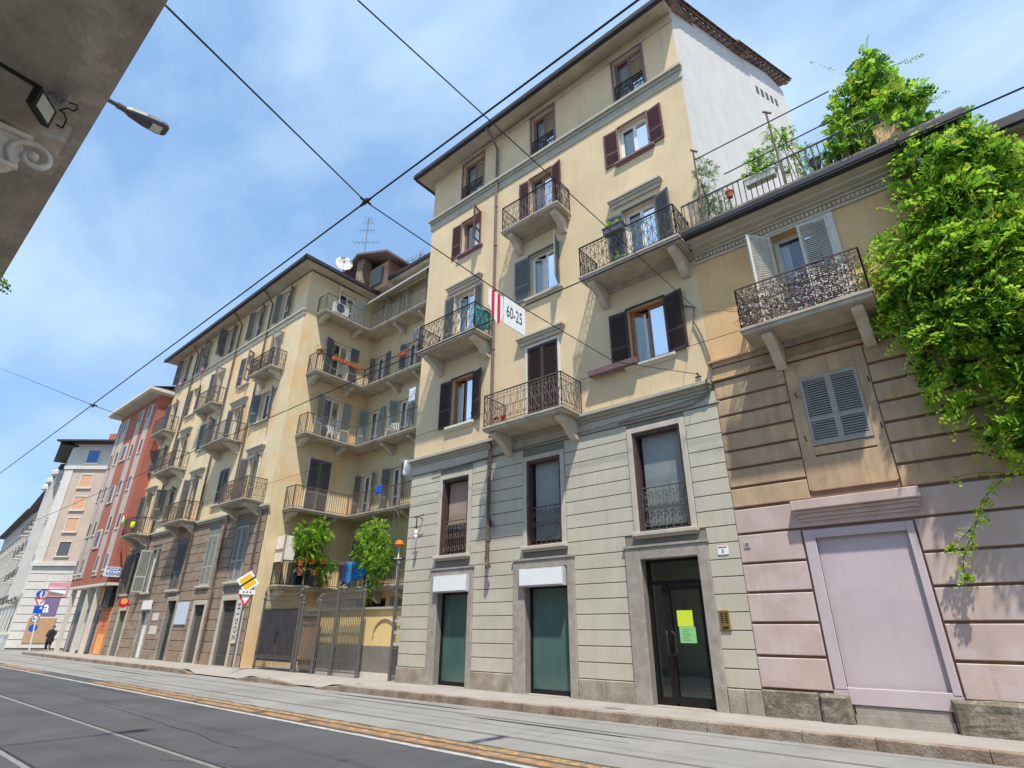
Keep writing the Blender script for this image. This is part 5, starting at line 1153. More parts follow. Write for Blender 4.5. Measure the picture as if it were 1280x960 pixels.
for z in (.22,.55,1.02): q.box(-15.0,-14.58,-.012,.012,z,z+.03)
q.build('bars','iron_gray',G3); q=MB(fg)
for k in range(5): x=-14.93+.075*k; q.tube([(x,0,2.15),(x,0,3.4)],.009,5)
for z in (2.15,2.75,3.3): q.box(-15.0,-14.58,-.012,.012,z,z+.03)
q.build('bars','iron_gray',G3); q=MB(fg)
for z in (1.12,1.45,1.78): q.box(-14.98,-14.58,-.14,.0,z,z+.08)
q.build('shelf','sign_back',G3)
# dark recess added as shade below the lowest balcony; curtain strip on upper ones
q=MB(Fb); q.quad((-24.3,-3,.16),(-14.6,-3,.16),(-14.6,-3,3.1),(-24.3,-3,3.1)); q.quad((-24.3,-.4,2.9),(-14.6,-.4,2.9),(-14.6,-3,2.9),(-24.3,-3,2.9)); q.quad((-24.3,-.4,.1),(-24.3,-3,.1),(-24.3,-3,3),(-24.3,-.4,3)); q.quad((-14.6,-.4,.1),(-14.6,-3,.1),(-14.6,-3,3),(-14.6,-.4,3)); q.build('shade_recess','interior',A)
for x in (-21,-18): q=MB(Fb); q.box(x-.15,x+.15,-.4,0,.1,2.9); q.build('pillar','cream_court',A)
for i,(z,lb) in enumerate(((6.65,'dark'),(10.2,'dark'))):
    q=MB(); x0=-16.0; pv=None
    for k in range(18):
        x=-17.6+1.5*k/17; y=15.62+.03*sin(k*1.9); cur=((x,y,z+.1),(x,y,z+2.9))
        if pv: q.quad(pv[0],cur[0],cur[1],pv[1])
        pv=cur
    tag(q.build('balcony_blind',('graybrown','pipe_brown')[i]),('brown curtain hanging at the right end of the second lowest courtyard balcony','brown curtain hanging at the right end of the middle courtyard balcony')[i],'curtain')
# awning on the top courtyard balcony
b=thing('awning',(-21.5,15.5,18.9),'long pale awning over the top courtyard balcony','awning')
q=MB(); q.quad((-23.9,16.45,19.5),(-17.8,16.45,19.6),(-17.8,15.3,18.95),(-23.9,15.3,18.75)); q.quad((-23.9,15.3,18.75),(-17.8,15.3,18.95),(-17.8,15.3,18.80),(-23.9,15.3,18.6)); q.build('canvas','awning',b); q=MB(); q.tube([(-23.9,15.3,18.74),(-17.8,15.3,18.94)],.03,6); q.tube([(-22.5,16.4,18.6),(-22.3,15.35,18.78)],.02,5); q.tube([(-19,16.4,18.7),(-18.9,15.35,18.9)],.02,5); q.build('awning_arm','iron_gray',b)
b=thing('glass_screen',(-18.6,15.6,17.0),'pale glazed wind screen at the right end of the top balcony','screen'); q=MB(); q.box(-19.0,-15,15.6,15.63,18.0,19.2); q.build('glass_panel','bluepaper',b); q=MB(); 
for x in (-19.0,-17.6,-16.2): q.box(x-.03,x+.03,15.57,15.66,16.95,19.3)
q.build('frame','iron_gray',b)
# air conditioner
def ac(loc,label):
    b=thing('air_conditioner',loc,label,'air conditioner'); x,y,z=loc; q=MB(); q.box(x-.14,x+.14,y-.42,y+.42,z,z+.62); q.build('casing','sign_white',b)
    q=MB(); 
    for r in (.08,.14,.20,.25): q.tube([(x+.15,y-.1+r*cos(t*pi/8),z+.31+r*sin(t*pi/8)) for t in range(16)],.008,4,closed=True)
    q.build('fan_guard','iron',b); q=MB(); q.lathe((x+.141,y-.1,z+.31),[(.25,0),(.001,.002)],20,(1,0,0)); q.build('fan_opening','dark_gray',b)
ac((-23.78,13.7,17.15),'white air conditioner unit on the top courtyard balcony')
# satellite dish and aerials
b=thing('satellite_dish',(-24.7,14.6,19.7),'pale round satellite dish in front of the brick attic pier','satellite dish')
dc=atY(430,330,14.2); ax=Vector((.85,-.5,.12)).normalized()
q=MB(); q.smooth=True; q.lathe(dc,[(.001,-.10),(.2,-.08),(.38,-.03),(.50,.04),(.51,.045),(.38,-.02),(.2,-.07),(.001,-.09)],22,ax); q.build('reflector','dish',b); q=MB(); q.tube([dc-ax*.1,dc-ax*.25+Vector((0,0,-.3)),(dc.x-.1,dc.y+.3,19.75)],.03,6); q.tube([dc-Vector((0,0,.5)),dc+ax*.5-Vector((0,0,.25))],.015,5); q.lathe(dc+ax*.5-Vector((0,0,.25)),[(.05,-.05),(.05,.05)],8,ax); q.build('mount','iron_gray',b)
def aerial(name,base,h,label,els,ang=.7):
    b=thing(name,base,label,'aerial'); x,y,z=base; q=MB(); q.tube([(x,y,z),(x,y,z+h)],.02,6); q.build('mast','iron_gray',b); q=MB(); u=Vector((cos(ang),sin(ang),0)); w_=Vector((-sin(ang),cos(ang),0)); P_=Vector(base)
    for zz,ln,n in els:
        a=P_+Vector((0,0,zz)); q.tube([a-u*ln/2,a+u*ln/2],.012,5)
        for k in range(n): c=a+u*(ln*(k/(n-1)-.5)); q.tube([c-w_*.28,c+w_*.28],.007,4)
    q.build('elements','iron_gray',b)
p=atY(455,318,15.0); aerial('tv_aerial',(p.x,15,22.1),2.9,'tall television aerial standing on the attic roof ridge',((1.0,1.5,6),(1.9,.9,6),(2.5,.6,4),(2.8,.4,3)))
p=atY(508,345,16.5); aerial('tv_aerial',(p.x,16.5,20.3),1.3,'short aerial on the courtyard roof edge',((1.1,.5,4),),.3)
p=atY(523,345,16.4); b=thing('roof_plant',(p.x,16.3,20.3),'bare twiggy plant on the courtyard roof near the cream building','plant'); q=MB()
for k in range(16):
    a=Vector((p.x,16.3,20.3)); d=Vector((rr.uniform(-.6,.6),rr.uniform(-.2,.2),1)); pts=[a]
    for _ in range(4): pts.append(pts[-1]+d*.22+Vector((rr.uniform(-.08,.08),0,0)))
    q.tube(pts,.009,4)
    for j in range(3): sprig(q,pts[2+j%3],d,.1,.05,4,rr,0)
q.build('twigs','bark',b)
# ---- plants and washing on the lowest courtyard balcony
z0=3.3
def greenball(name,label,cl,extra=None,mix=(.42,.38,.16,.04),lf=.085,per=6,seed=1,base=None,cat='plant'):
    rr=random.Random(seed); cl=[(c_,r_*1.22) for c_,r_ in cl]; base=base or cl[0][0]; b=thing(name,base,label,cat); q=MB(); foliage(q,cl,per*1.5,.22,lf,8,rr,Vector((0,0,0)),mix); q.build('foliage',LM,b); q=MB(); top=cl[0][0]
    q.tube([Vector(base),Vector(base).lerp(top,.5)+Vector((.04,0,0)),top],.02,5); q.build('stem','bark',b); return b
X_=-23.45
greenball('balcony_shrub','round bright green shrub above the red flower pots on the lowest balcony',[(atX(u,v,X_),r) for u,v,r in ((392,672,.42),(380,665,.3),(405,668,.3),(398,655,.25),(388,690,.3),(400,700,.22),(375,678,.2))],seed=2,base=Vector((X_-.1,13.9,3.35)),cat='shrub')
Y_=15.35
greenball('balcony_shrub','large light green shrub spilling over the lowest balcony right of the blue washing',[(atY(u,v,Y_),r) for u,v,r in ((462,668,.42),(475,662,.36),(455,680,.3),(470,690,.36),(450,695,.25),(460,705,.25),(478,680,.3))],seed=3,base=Vector((-21.2,15.7,3.35)),cat='shrub')
greenball('trailing_plant','grey-green plant trailing below the balcony beside the large light green shrub',[(atY(u,v,Y_-.1),r) for u,v,r in ((476,700,.3),(472,715,.28),(466,728,.24),(460,740,.2),(482,708,.25),(458,748,.12),(485,696,.25))],seed=4,base=Vector((-20.8,15.6,3.35)),mix=(.15,.25,.2,.05),lf=.06)
for i,(u,v,lb,fl) in enumerate(((374,704,'orange-red flower pot leftmost in the upper row on the lowest balcony',('flower_red',5)),(389,702,'red flower pot in the middle of the upper row on the lowest balcony',('flower_red',7)),(402,702,'red flower pot under the climbing stem at the row end',('flower_red',8)),(373,716,'pot of bright pink flowers hung low on the balcony rail',('flower_pink',30)),(391,716,'dark red pot with mixed greens low on the balcony rail',None))):
    p=atX(u,v,X_); 
    potted('flower_pot',(X_+.12,p.y,p.z-.12),lb,.14,.2,[(0,0,.26,.13),(0,.14,.24,.1),(0,-.14,.22,.1)],pm='orange_plastic' if i<3 else 'terracotta',box=None,per=8,ln=.1,lf=.05,seed=20+i,flower=fl)
greenball('balcony_bush','dark green bush at the inner corner of the lowest balcony',[(atX(u,v,X_),r) for u,v,r in ((408,712,.3),(404,722,.22),(412,705,.2),(400,712,.22))],seed=6,mix=(.1,.4,.45,.0),base=Vector((X_,14.9,3.4)),lf=.06)
p=atX(362,685,-23.6); b=thing('cane_screen',(-23.62,12.8,3.3),'pale cane screen at the outer end of the lowest balcony','screen'); q=MB()
q.box(-24.3,-23.62,12.66,12.69,4.25,5.35); q.box(-23.62,-23.59,12.66,13.2,4.25,5.35); q.build('screen_panel','awning',b); q=MB(); q.box(-24.3,-23.58,12.62,12.66,4.75,4.79); q.box(-23.6,-23.56,12.62,12.68,4.2,5.4); q.build('batten','tan_panel',b)
# washing
q0=atY(415,704,15.42)
b=thing('clothes_line',(-23.0,15.42,4.2),'thin line carrying the blue washing along the lowest courtyard balcony','line'); q=MB(); q.tube([(-23.5,15.42,4.40),(-22.4,15.42,4.36),(-20.9,15.42,4.42)],.006,4); q.build('cord','cable',b); q=MB()
for k in range(9): q.box(-23.35+.22*k,-23.33+.22*k,15.41,15.43,4.34,4.42)
q.build('peg','trim_pale',b)
def garment(x0,x1,zt,h,m,label,y=15.40,seed=0,group=None,axis=0):
    rr=random.Random(seed); q=MB(); n=12; mrows=6; g=[]
    for j in range(mrows+1):
        row=[]
        for k in range(n+1):
            t=k/n; s_=j/mrows; x=x0+(x1-x0)*(t+.05*sin(6*t+seed)*s_); dy=.035*sin(t*14+seed)*s_+.02*sin(t*5+seed); z=zt-h*s_*(1+.06*sin(t*9+seed))
            row.append(q.P((x,y+dy,z) if axis==0 else (y+dy,x,z)))
        g.append(row)
    q.smooth=True
    for j in range(mrows):
        for k in range(n): q.face([g[j][k],g[j][k+1],g[j+1][k+1],g[j+1][k]])
    o=q.build('hanging_cloth',m); md=o.modifiers.new('t','SOLIDIFY'); md.thickness=.008; tag(o,label,'cloth',group); return o
for i,(x0,x1,h,m,lb) in enumerate(((-23.3,-22.85,.95,'cloth_navy','dark navy garment leftmost on the washing line'),(-22.82,-22.4,1.0,'cloth_blue','blue garment beside the navy one on the washing line'),(-22.3,-21.8,.85,'cloth_blue','wide bright blue garment in the middle of the washing line'),(-21.75,-21.35,.75,'cloth_blue','short blue garment at the right end of the washing line'))):
    garment(x0,x1,4.38,h,m,lb,seed=i+1)
for i,(x,z,w_,h,m,lb) in enumerate(((-36.6,17.6,.5,.75,'cloth_pink','pink and blue washing hanging from a top floor window of the long building'),(-40.0,17.4,.6,.6,'cloth_pink','pink cloth hanging from the farthest top floor window of the long building'))):
    garment(x,x+w_,z,h,m,lb,y=11.82,seed=i+9)
garment(-21.3,-20.9,7.75,.4,'sign_blue','small blue cloth on the second lowest courtyard balcony rail',y=15.5,seed=12)
garment(-18.6,-18.2,7.7,.5,'cloth_pink','coral pink cloth on the second lowest courtyard balcony near the cream building',y=15.5,seed=13)
def chair(loc,label,ang):
    b=thing('plastic_chair',loc,label,'chair'); c,s_=cos(ang),sin(ang); P_=lambda x,y,z: (loc[0]+x*c-y*s_,loc[1]+x*s_+y*c,loc[2]+z)
    q=MB(); q.hexa([P_(*p) for p in ((-.22,-.22,.42),(.22,-.22,.42),(.22,.22,.42),(-.22,.22,.42),(-.22,-.22,.45),(.22,-.22,.45),(.22,.22,.45),(-.22,.22,.45))]); q.build('seat','sign_white',b)
    q=MB()
    for k in range(5): q.tube([P_(-.2+.1*k,.22,.45),P_(-.2+.1*k,.27,.85)],.015,4)
    q.tube([P_(-.22,.27,.85),P_(.22,.27,.85)],.02,5); q.build('backrest','sign_white',b)
    for x,y in ((-.2,-.2),(.2,-.2),(.2,.2),(-.2,.2)): q=MB(); q.tube([P_(x,y,.42),P_(x*1.1,y*1.1,0)],.018,5); q.build('leg','sign_white',b)
p=atY(487,545,15.8); chair((p.x,15.9,10.15),'white plastic chair on the middle courtyard balcony',.4)
p=atX(417,540,-23.8); chair((-23.85,p.y,10.15),'white plastic chair behind the rail at the side doorway, middle balcony',1.7)
p=atY(500,672,15.5); b=thing('lantern',(p.x,15.5,4.6),'orange shaded lamp on a white stand at the right end of the lowest balcony','lamp'); q=MB(); q.lathe((p.x,15.5,4.86),[(.19,0),(.20,.03),(.16,.16),(.05,.22),(.001,.23)],14); q.build('shade','orange_bright',b); q=MB(); q.tube([(p.x,15.5,3.3),(p.x,15.5,4.9)],.03,6); q.box(p.x-.15,p.x+.15,15.4,15.6,4.3,4.34); q.build('stand','sign_white',b)
q=MB(); p=atY(492,650,15.3); q.tube([(p.x+.35*cos(t*pi/9),15.3,p.z+.42*sin(t*pi/9)) for t in range(18)],.018,5,closed=True); q.tube([(p.x,15.3,p.z-.4),(p.x,15.3,p.z+.7)],.015,5); tag(q.build('iron_hoop','iron_gray'),'iron hoop on a rod above the lowest balcony near the cream building','hoop')
b=thing('balcony_flag',(-39.9,10.95,7.6),'small red, white and green flag on the farthest low balcony of the long building','flag'); q=MB(); q.tube([(-39.9,11.05,7.0),(-40.5,10.8,8.3)],.012,5); q.build('pole','trim_pale',b)
q=MB()
for i in range(3): q.m=i; q.quad((-40.45+.28*i,10.82+.02*i,8.15-.22*i),(-40.17+.28*i,10.84+.02*i,7.95-.22*i),(-40.2+.28*i,10.86,7.55-.2*i),(-40.5+.28*i,10.84,7.75-.2*i))
q.build('flag_cloth',['sign_red','sign_white','leaf_mid'],b)
q=MB(); q.lathe((-38.55,11.02,7.0),[(.10,0),(.13,.08),(.13,.28),(.08,.34)],10); tag(q.build('yellow_bag','paper_yellow'),'bright yellow-green bag hanging on the farthest low balcony rail','bag')
q=MB()
for _ in range(16): sprig(q,atZ(-3,346,4.9)+Vector((rr.uniform(-.1,.1),rr.uniform(-.06,.06),rr.uniform(-.1,.1))),Vector((rr.uniform(-1,1),rr.uniform(-1,1),-.6)),.14,.05,6,rr,0)
tag(q.build('hanging_plant',LM),'leafy sprig hanging below the near balcony at the left picture edge','plant')
for i,(u,v,zz,lb) in enumerate(((508,640,6.62,'wire drying rack at the right end of the second lowest courtyard balcony'),(513,560,10.15,'wire drying rack at the right end of the middle courtyard balcony'),(519,470,13.45,'wire drying rack with cloths at the right end of the fourth courtyard balcony'))):
    p=atY(u,v,15.35); x=p.x; b=thing('drying_rack',(x,15.3,zz),lb,'rack','drying racks at the right end of the courtyard balconies'); q=MB()
    for k in range(7): q.tube([(x-.45+.15*k,15.15,zz+1.9),(x-.45+.15*k,15.5,zz+1.9)],.008,4)
    q.tube([(x-.5,15.15,zz+1.9),(x+.5,15.15,zz+1.9)],.012,4); q.tube([(x-.5,15.5,zz+1.9),(x+.5,15.5,zz+1.9)],.012,4); q.tube([(x-.4,15.5,zz+.9),(x-.4,15.5,zz+2.1)],.012,5); q.tube([(x+.4,15.5,zz+.9),(x+.4,15.5,zz+2.1)],.012,5)
    q.tube([(x+.3*cos(t*pi/6),15.45,zz+1.5+.3*sin(t*pi/6)) for t in range(12)],.01,4,closed=True); q.build('frame','sign_back',b)
    garment(x-.35,x+.1,zz+1.88,.7,('cloth_white','bluepaper','blue_gray')[i],('white cloth drying on the rack of the second lowest courtyard balcony','pale blue cloth drying on the rack of the middle courtyard balcony','grey-blue cloth drying on the rack of the fourth courtyard balcony')[i],y=15.3,seed=30+i)
# other small things on the balconies
b=thing('flower_box',(-23.45,13.9,14.4),'long terracotta flower boxes on the fourth floor courtyard rail with red blooms','flower box')
for i,(y0,y1) in enumerate(((13.5,14.1),(14.15,14.6),(14.65,15.2))):
    q=MB(); q.hexa([(-23.52,y0,14.28),(-23.38,y0,14.28),(-23.38,y1,14.28),(-23.52,y1,14.28),(-23.54,y0,14.46),(-23.36,y0,14.46),(-23.36,y1,14.46),(-23.54,y1,14.46)]); o=q.build('trough','terracotta',b)
    q=MB(); foliage(q,[(Vector((-23.45,y0+.15+.15*k,14.52)),.09) for k in range(3)],7,.08,.04,5,rr,Vector((0,0,0))); q.build('foliage',LM,o)
    q=MB(); 
    for _ in range(14 if i==0 else 4):
        p=Vector((-23.45+rr.uniform(-.08,.08),rr.uniform(y0,y1),14.6+rr.uniform(-.04,.08))); a=Vector((.03,0,.01)); b2=Vector((0,.02,.03)); q.quad(p-a,p+b2,p+a,p-b2)
    q.build('flower','flower_red',o)
potted('flower_pot',(-23.5,12.75,14.3),'terracotta pot with yellow-green plant at the outer corner of the fourth floor balcony',.16,.22,[(0,0,.3,.2)],per=7,lf=.05,mix=(.4,.2,.1,.3),seed=31)
p=atY(505,434,15.45); potted('window_box',(p.x,15.42,14.2),'terracotta trough on the rail near the cream building, fourth floor',.1,.18,[(0,0,.2,.06)],box=.3,per=2,seed=32,cat='planter')
# B33 planter, B31 cloth, B22 flowers, W23 trough
potted('window_box',(-5.62,10.93,11.42),'dark planter with yellow-green plant on the big third floor balcony',.12,.2,[(-.15,0,.27,.11),(.1,0,.28,.1),(.0,0,.26,.1)],pm='dark_gray',box=.3,per=8,ln=.08,lf=.045,mix=(.4,.2,.05,.35),seed=33,cat='planter')
b=thing('potted_plant',(-5.9,11.5,10.6),'small leafy plant standing on the big third floor balcony','potted plant'); q=MB(); q.lathe((-5.9,11.5,10.6),[(.1,0),(.14,.22),(.15,.24)],12); q.build('pot','dark_gray',b); q=MB(); foliage(q,[(Vector((-5.9,11.5,11.05)),.16)],6,.1,.05,6,rr,Vector((0,0,0))); q.build('foliage',LM,b)
garment(11.1,11.88,11.42,.78,'cloth_teal','teal screen cloth tied inside the end rail of the third floor balcony',y=-10.98,seed=4,axis=1)
b=thing('flower_posy',(-9.7,11.03,6.95),'small red flowers at the foot of the lowest cream balcony rail','flowers'); q=MB()
for _ in range(30):
    p=Vector((-9.72+rr.uniform(-.22,.22),11.0,7.03+rr.uniform(-.04,.08))); a=Vector((.028,0,.01)); b2=Vector((0,-.01,.025)); q.quad(p-a,p+b2,p+a,p-b2)
q.build('petals','flower_red',b); q=MB()
for k in range(8): x=-9.92+.055*k; q.tube([(x,11.02,6.94),(x+.02,11.0,7.05)],.005,4)
q.build('stems','leaf_dark',b)
b=thing('window_trough',(-6.7,11.85,7.85),'long reddish-brown flower trough hung below the dark-shuttered window','flower box'); q=MB(F0)
q.hexa([(-7.2,.08,7.88),(-5.75,.08,7.88),(-5.75,.26,7.88),(-7.2,.26,7.88),(-7.2,.06,8.02),(-5.75,.06,8.02),(-5.75,.28,8.02),(-7.2,.28,8.02)]); q.build('trough','wine_frame',b); q=MB(F0)
for x in (-7.1,-6.4,-5.85): q.tube([(x,0,8.0),(x,.28,7.84)],.01,4)
q.build('bracket','iron',b)
# ================================================================== things on the cream building's ground floor
for i,(a,c,z0_,z1_,lb) in enumerate(((-13.02,-11.62,2.57,3.03,'blank white shop sign box over the narrower green shop window'),(-9.72,-8.30,2.60,3.04,'blank white shop sign box over the wider green shop window next to the door'))):
    b=thing('sign_box',((a+c)/2,11.9,z0_),lb,'sign'); q=MB(F0); q.panel(a,c,z0_,z1_,-.1,.16,.012); q.build('box_body','sign_back',b); q=MB(F0); q.panel(a+.03,c-.03,z0_+.03,z1_-.03,.15,.168,.004); q.build('sign_face','sign_white',b)
q=MB(F0); q.panel(-4.43,-4.20,3.03,3.20,0,.015,.003); q.m=1; text_mb(q,'3',lambda x,y: F0.p(-4.315+x,.018,3.095+y),.10,True); q.m=2; q.quad((-4.41,.017,3.165),(-4.22,.017,3.165),(-4.22,.017,3.19),(-4.41,.017,3.19)); tag(q.build('house_number',['sign_white','sign_black','sign_red']),'small white house number plate reading 3 right of the entrance','plate')
q=MB(F0); q.panel(-3.86,-3.74,3.12,3.24,.01,.03,.003); q.m=1; q.quad((-3.84,.032,3.14),(-3.76,.032,3.14),(-3.76,.032,3.22),(-3.84,.032,3.22)); tag(q.build('small_plaque',['sign_back','dado']),'tiny grey plaque on the pink wall left edge','plate')
b=thing('door_intercom',(-4.46,11.98,1.58),'brass intercom panel with push buttons right of the glazed entrance door','intercom'); q=MB(F0); q.panel(-4.575,-4.37,1.58,1.96,0,.03,.006); q.build('panel','brass',b); q=MB(F0)
for r in range(6):
    for c in range(2): q.box(-4.545+.085*c,-4.49+.085*c,.03,.036,1.90-.036*r,1.92-.036*r)
q.build('buttons','iron',b); q=MB(F0); q.box(-4.53,-4.41,.03,.037,1.61,1.66); q.build('speaker_grille','black_plastic',b)
b=thing('wall_insulator',(-13.85,11.9,4.1),'old iron bracket with white insulator on the left edge of the grooved wall','bracket'); q=MB(F0); q.tube([(-13.85,0,4.85),(-13.85,.25,4.9),(-13.85,.25,4.3)],.02,6); q.tube([(-14.05,.2,4.88),(-13.6,.2,4.93)],.018,6); q.tube([(-13.98,.25,4.55),(-13.72,.25,4.55)],.015,5); q.build('bracket_arm','iron',b); q=MB(F0); q.lathe((-13.85,.25,4.22),[(.05,0),(.06,.06),(.04,.1),(.06,.14),(.05,.22),(.02,.26)],10); q.build('insulator','sign_white',b)
q=MB(F0); q.tube([(-10.80,.0,4.35),(-10.75,.16,4.35),(-10.72,.2,4.5)],.015,5); q.tube([(-10.78,.12,4.25),(-10.78,.12,4.45)],.03,6); tag(q.build('pipe_bracket','iron'),'small iron bracket beside the lower downpipe','bracket')
# ---- long building's ground floor signs
q=MB(F0); a=atY(215,790,12).x; c=atY(233,770,12).x; q.panel(-31.7,-30.35,1.75,2.75,.04,.07,.01); tag(q.build('blank_poster','bluepaper'),'blank pale blue poster on the brown stone wall between two doors','poster')
q=MB(F0); q.panel(-36.35,-35.1,2.5,2.95,.05,.12,.01); tag(q.build('shop_sign','sign_white'),'small white sign above the narrow white shop door','sign')
q=MB(F0); q.lathe((-38.6,.35,2.9),[(.26,-.04),(.26,.04)],20,(1,.0,0)); q.m=1; q.lathe((-38.555,.35,2.98),[(.17,0),(.17,.01)],14,(1,0,0)); tag(q.build('round_sign',['sign_red','shop_orange2']),'round red and orange shop sign on the brown stone wall','sign')
q=MB(F0)
for x,z,w_,h in ((-34.6,1.35,.9,.35),(-34.6,1.9,.8,.3),(-37.7,1.3,.7,.9)): q.panel(x,x+w_,z,z+h,.02,.03,.004)
tag(q.build('faded_notice_patches','trim_pale'),'faded rectangular paint patches between the white and teal doors','patch') if 0 else None
for i,(x,z,w_,h) in enumerate(((-34.7,1.3,.95,.4),(-34.7,1.95,.8,.35))): q=MB(F0); q.panel(x,x+w_,z,z+h,.02,.035,.004); tag(q.build('paint_patch','trim_pale'),('lower pale paint patch beside the white shop door','upper pale paint patch beside the white shop door')[i],'patch')
gp=MB(F0); gp.panel(-25.36,-24.96,1.02,2.72,.03,.06,.006); pp=gp.build('pilaster_panel','trim_pale',A)
q=MB(F0)
for k,ch in enumerate('ZOGIH'): text_mb(q,ch,lambda x,y,k=k: F0.p(-25.16-y*.9+.0,.064,1.25+.30*k+x),.36,True)
tag(q.build('graffiti','graffiti'),'black spray-painted letters running up the pale pilaster by the corner','graffiti')
# ================================================================== street signs
def disc(q,c,n,r,t=.01,seg=24): q.lathe(c,[(r,-t),(r,t)],seg,n)
b=thing('priority_sign_post',(-23.2,10.95,.14),'post with yellow end-of-priority diamond above a give-way triangle by the gate','road sign')
C1,C2,C0=atY(310,727,10.9),atY(307,747,10.9),atY(309,740.5,10.9)
pb=Vector((C1.x-.02,C1.y+.06,.15)); q=MB(); q.tube([pb,Vector((C1.x-.02,C1.y+.06,C1.z+.2))],.03,8); q.build('post','sign_back',b)
n=(Vector((0,0,CH))-C1); n.z=0; n.normalize(); uu=Vector((-n.y,n.x,0)); 
if uu.dot(_R)<0: uu=-uu
uz=Vector((0,0,1))
def plate(q,c,pts,off,th=.004):
    a=[q.P(c+uu*x+uz*y+n*off) for x,y in pts]; q.face(a); d=[q.P(c+uu*x+uz*y+n*(off-th)) for x,y in pts]; q.face(d[::-1])
    for k in range(len(pts)): q.face([a[k],a[(k+1)%len(pts)],d[(k+1)%len(pts)],d[k]])
def rot(pts,a): return [(x*cos(a)-y*sin(a),x*sin(a)+y*cos(a)) for x,y in pts]
def sq(s_): return [(-s_,-s_),(s_,-s_),(s_,s_),(-s_,s_)]
q=MB(); a45=radians(38); plate(q,C1,rot(sq(.30),a45),.0); q.m=1; plate(q,C1,rot(sq(.225),a45),.004); q.m=2; plate(q,C1,rot([(-.31,-.03),(.31,-.03),(.31,.03),(-.31,.03)],a45),.008); q.build('diamond_plate',['sign_white','sign_yellow','sign_black'],b)
q=MB(); plate(q,C2,[(-.33,.22),(0,-.34),(.33,.22)],.0); q.m=1; plate(q,C2,[(-.22,.155),(0,-.22),(.22,.155)],.004); q.build('give_way_triangle',['sign_red','sign_white'],b)
q=MB(); plate(q,C0,[(-.28,-.07),(.28,-.07),(.28,.09),(-.28,.09)],.01); q.m=1
for k in range(3): plate(q,C0,[(-.16+.12*k,-.02),(-.09+.12*k,-.02),(-.09+.12*k,.045),(-.16+.12*k,.045)],.014)
q.build('supplement_plate',['sign_white','dado'],b)
b=thing('road_sign_post',(-49.9,10.5,.0),'far post stacked with blue round, triangle, blue square, ringed and blue round signs','road sign')
Ys=11.5; cc=[atY(u,v,Ys) for u,v in ((50.8,742.6),(49.2,752),(48,761.8),(44,773.5),(41.2,785),(35.8,812))]
q=MB(); q.tube([Vector((cc[5].x,Ys+.05,.0)),cc[0]+Vector((0,.05,.2))],.05,8); q.build('post','sign_back',b)
n=(Vector((0,0,CH))-cc[2]); n.z=0; n.normalize(); uu=Vector((-n.y,n.x,0)); uu=uu if uu.dot(_R)>0 else -uu
circ=lambda r,N_=20:[(r*cos(2*pi*k/N_),r*sin(2*pi*k/N_)) for k in range(N_)]
q=MB(); plate(q,cc[0],circ(.27),0); q.m=1; plate(q,cc[0],[(-.03,-.16),(.03,-.16),(.03,.04),(.14,.0),(.14,.07),(.02,.14),(-.03,.1)],.006); q.build('round_plate',['sign_blue','sign_white'],b)
q=MB(); plate(q,cc[1],[(-.36,.24),(0,-.34),(.36,.24)],0); q.m=1; plate(q,cc[1],[(-.22,.15),(0,-.18),(.22,.15)],.006); q.build('give_way_triangle',['sign_red','sign_white'],b)
q=MB(); plate(q,cc[2],sq(.28),0); q.m=1; plate(q,cc[2],[(.04,.04),(.2,.04),(.17,.2),(.08,.2)],.006); q.build('square_plate',['sign_blue','sign_white'],b)
q=MB(); plate(q,cc[3],circ(.27),0); q.m=1; plate(q,cc[3],circ(.2),.006); q.m=2; plate(q,cc[3],[(-.15,-.08),(-.02,-.08),(-.02,.08),(-.15,.08)],.010); plate(q,cc[3],[(.03,-.08),(.14,-.08),(.14,.08),(.03,.08)],.010); q.build('ringed_plate',['wine_frame','sign_white','wine_frame'],b)
q=MB(); plate(q,cc[4],circ(.27),0); q.m=1; plate(q,cc[4],[(-.2,-.04),(.2,-.04),(.2,.04),(-.2,.04)],.006) if 0 else None; q.build('lower_round_plate','sign_blue',b)
# shop posters on the white corner
b=thing('shop_poster',Fp.p(.3,.1,2.4),'pink and dark purple shop posters on the white ground floor behind the road signs','poster')
q=MB(Fp); q.box(-.1,1.1,.03,.07,2.5,3.8); q.build('poster_board','purple_poster',b)
q=MB(Fp); q.box(-.2,1.5,.03,.07,3.9,5.0); q.m=1; q.quad((.0,.075,4.35),(1.4,.075,4.1),(1.4,.075,4.4),(.0,.075,4.65)); q.m=2; q.quad((.0,.075,4.0),(1.2,.075,4.0),(1.3,.075,4.1),(.0,.075,4.3)); q.build('poster_picture',['cloth_pink','sign_white','dado'],b)
q=MB(Fp); text_mb(q,'a',lambda x,y: Fp.p(.2+x,.076,3.1+y),1.2,True); q.build('poster_letter','sign_white',b)
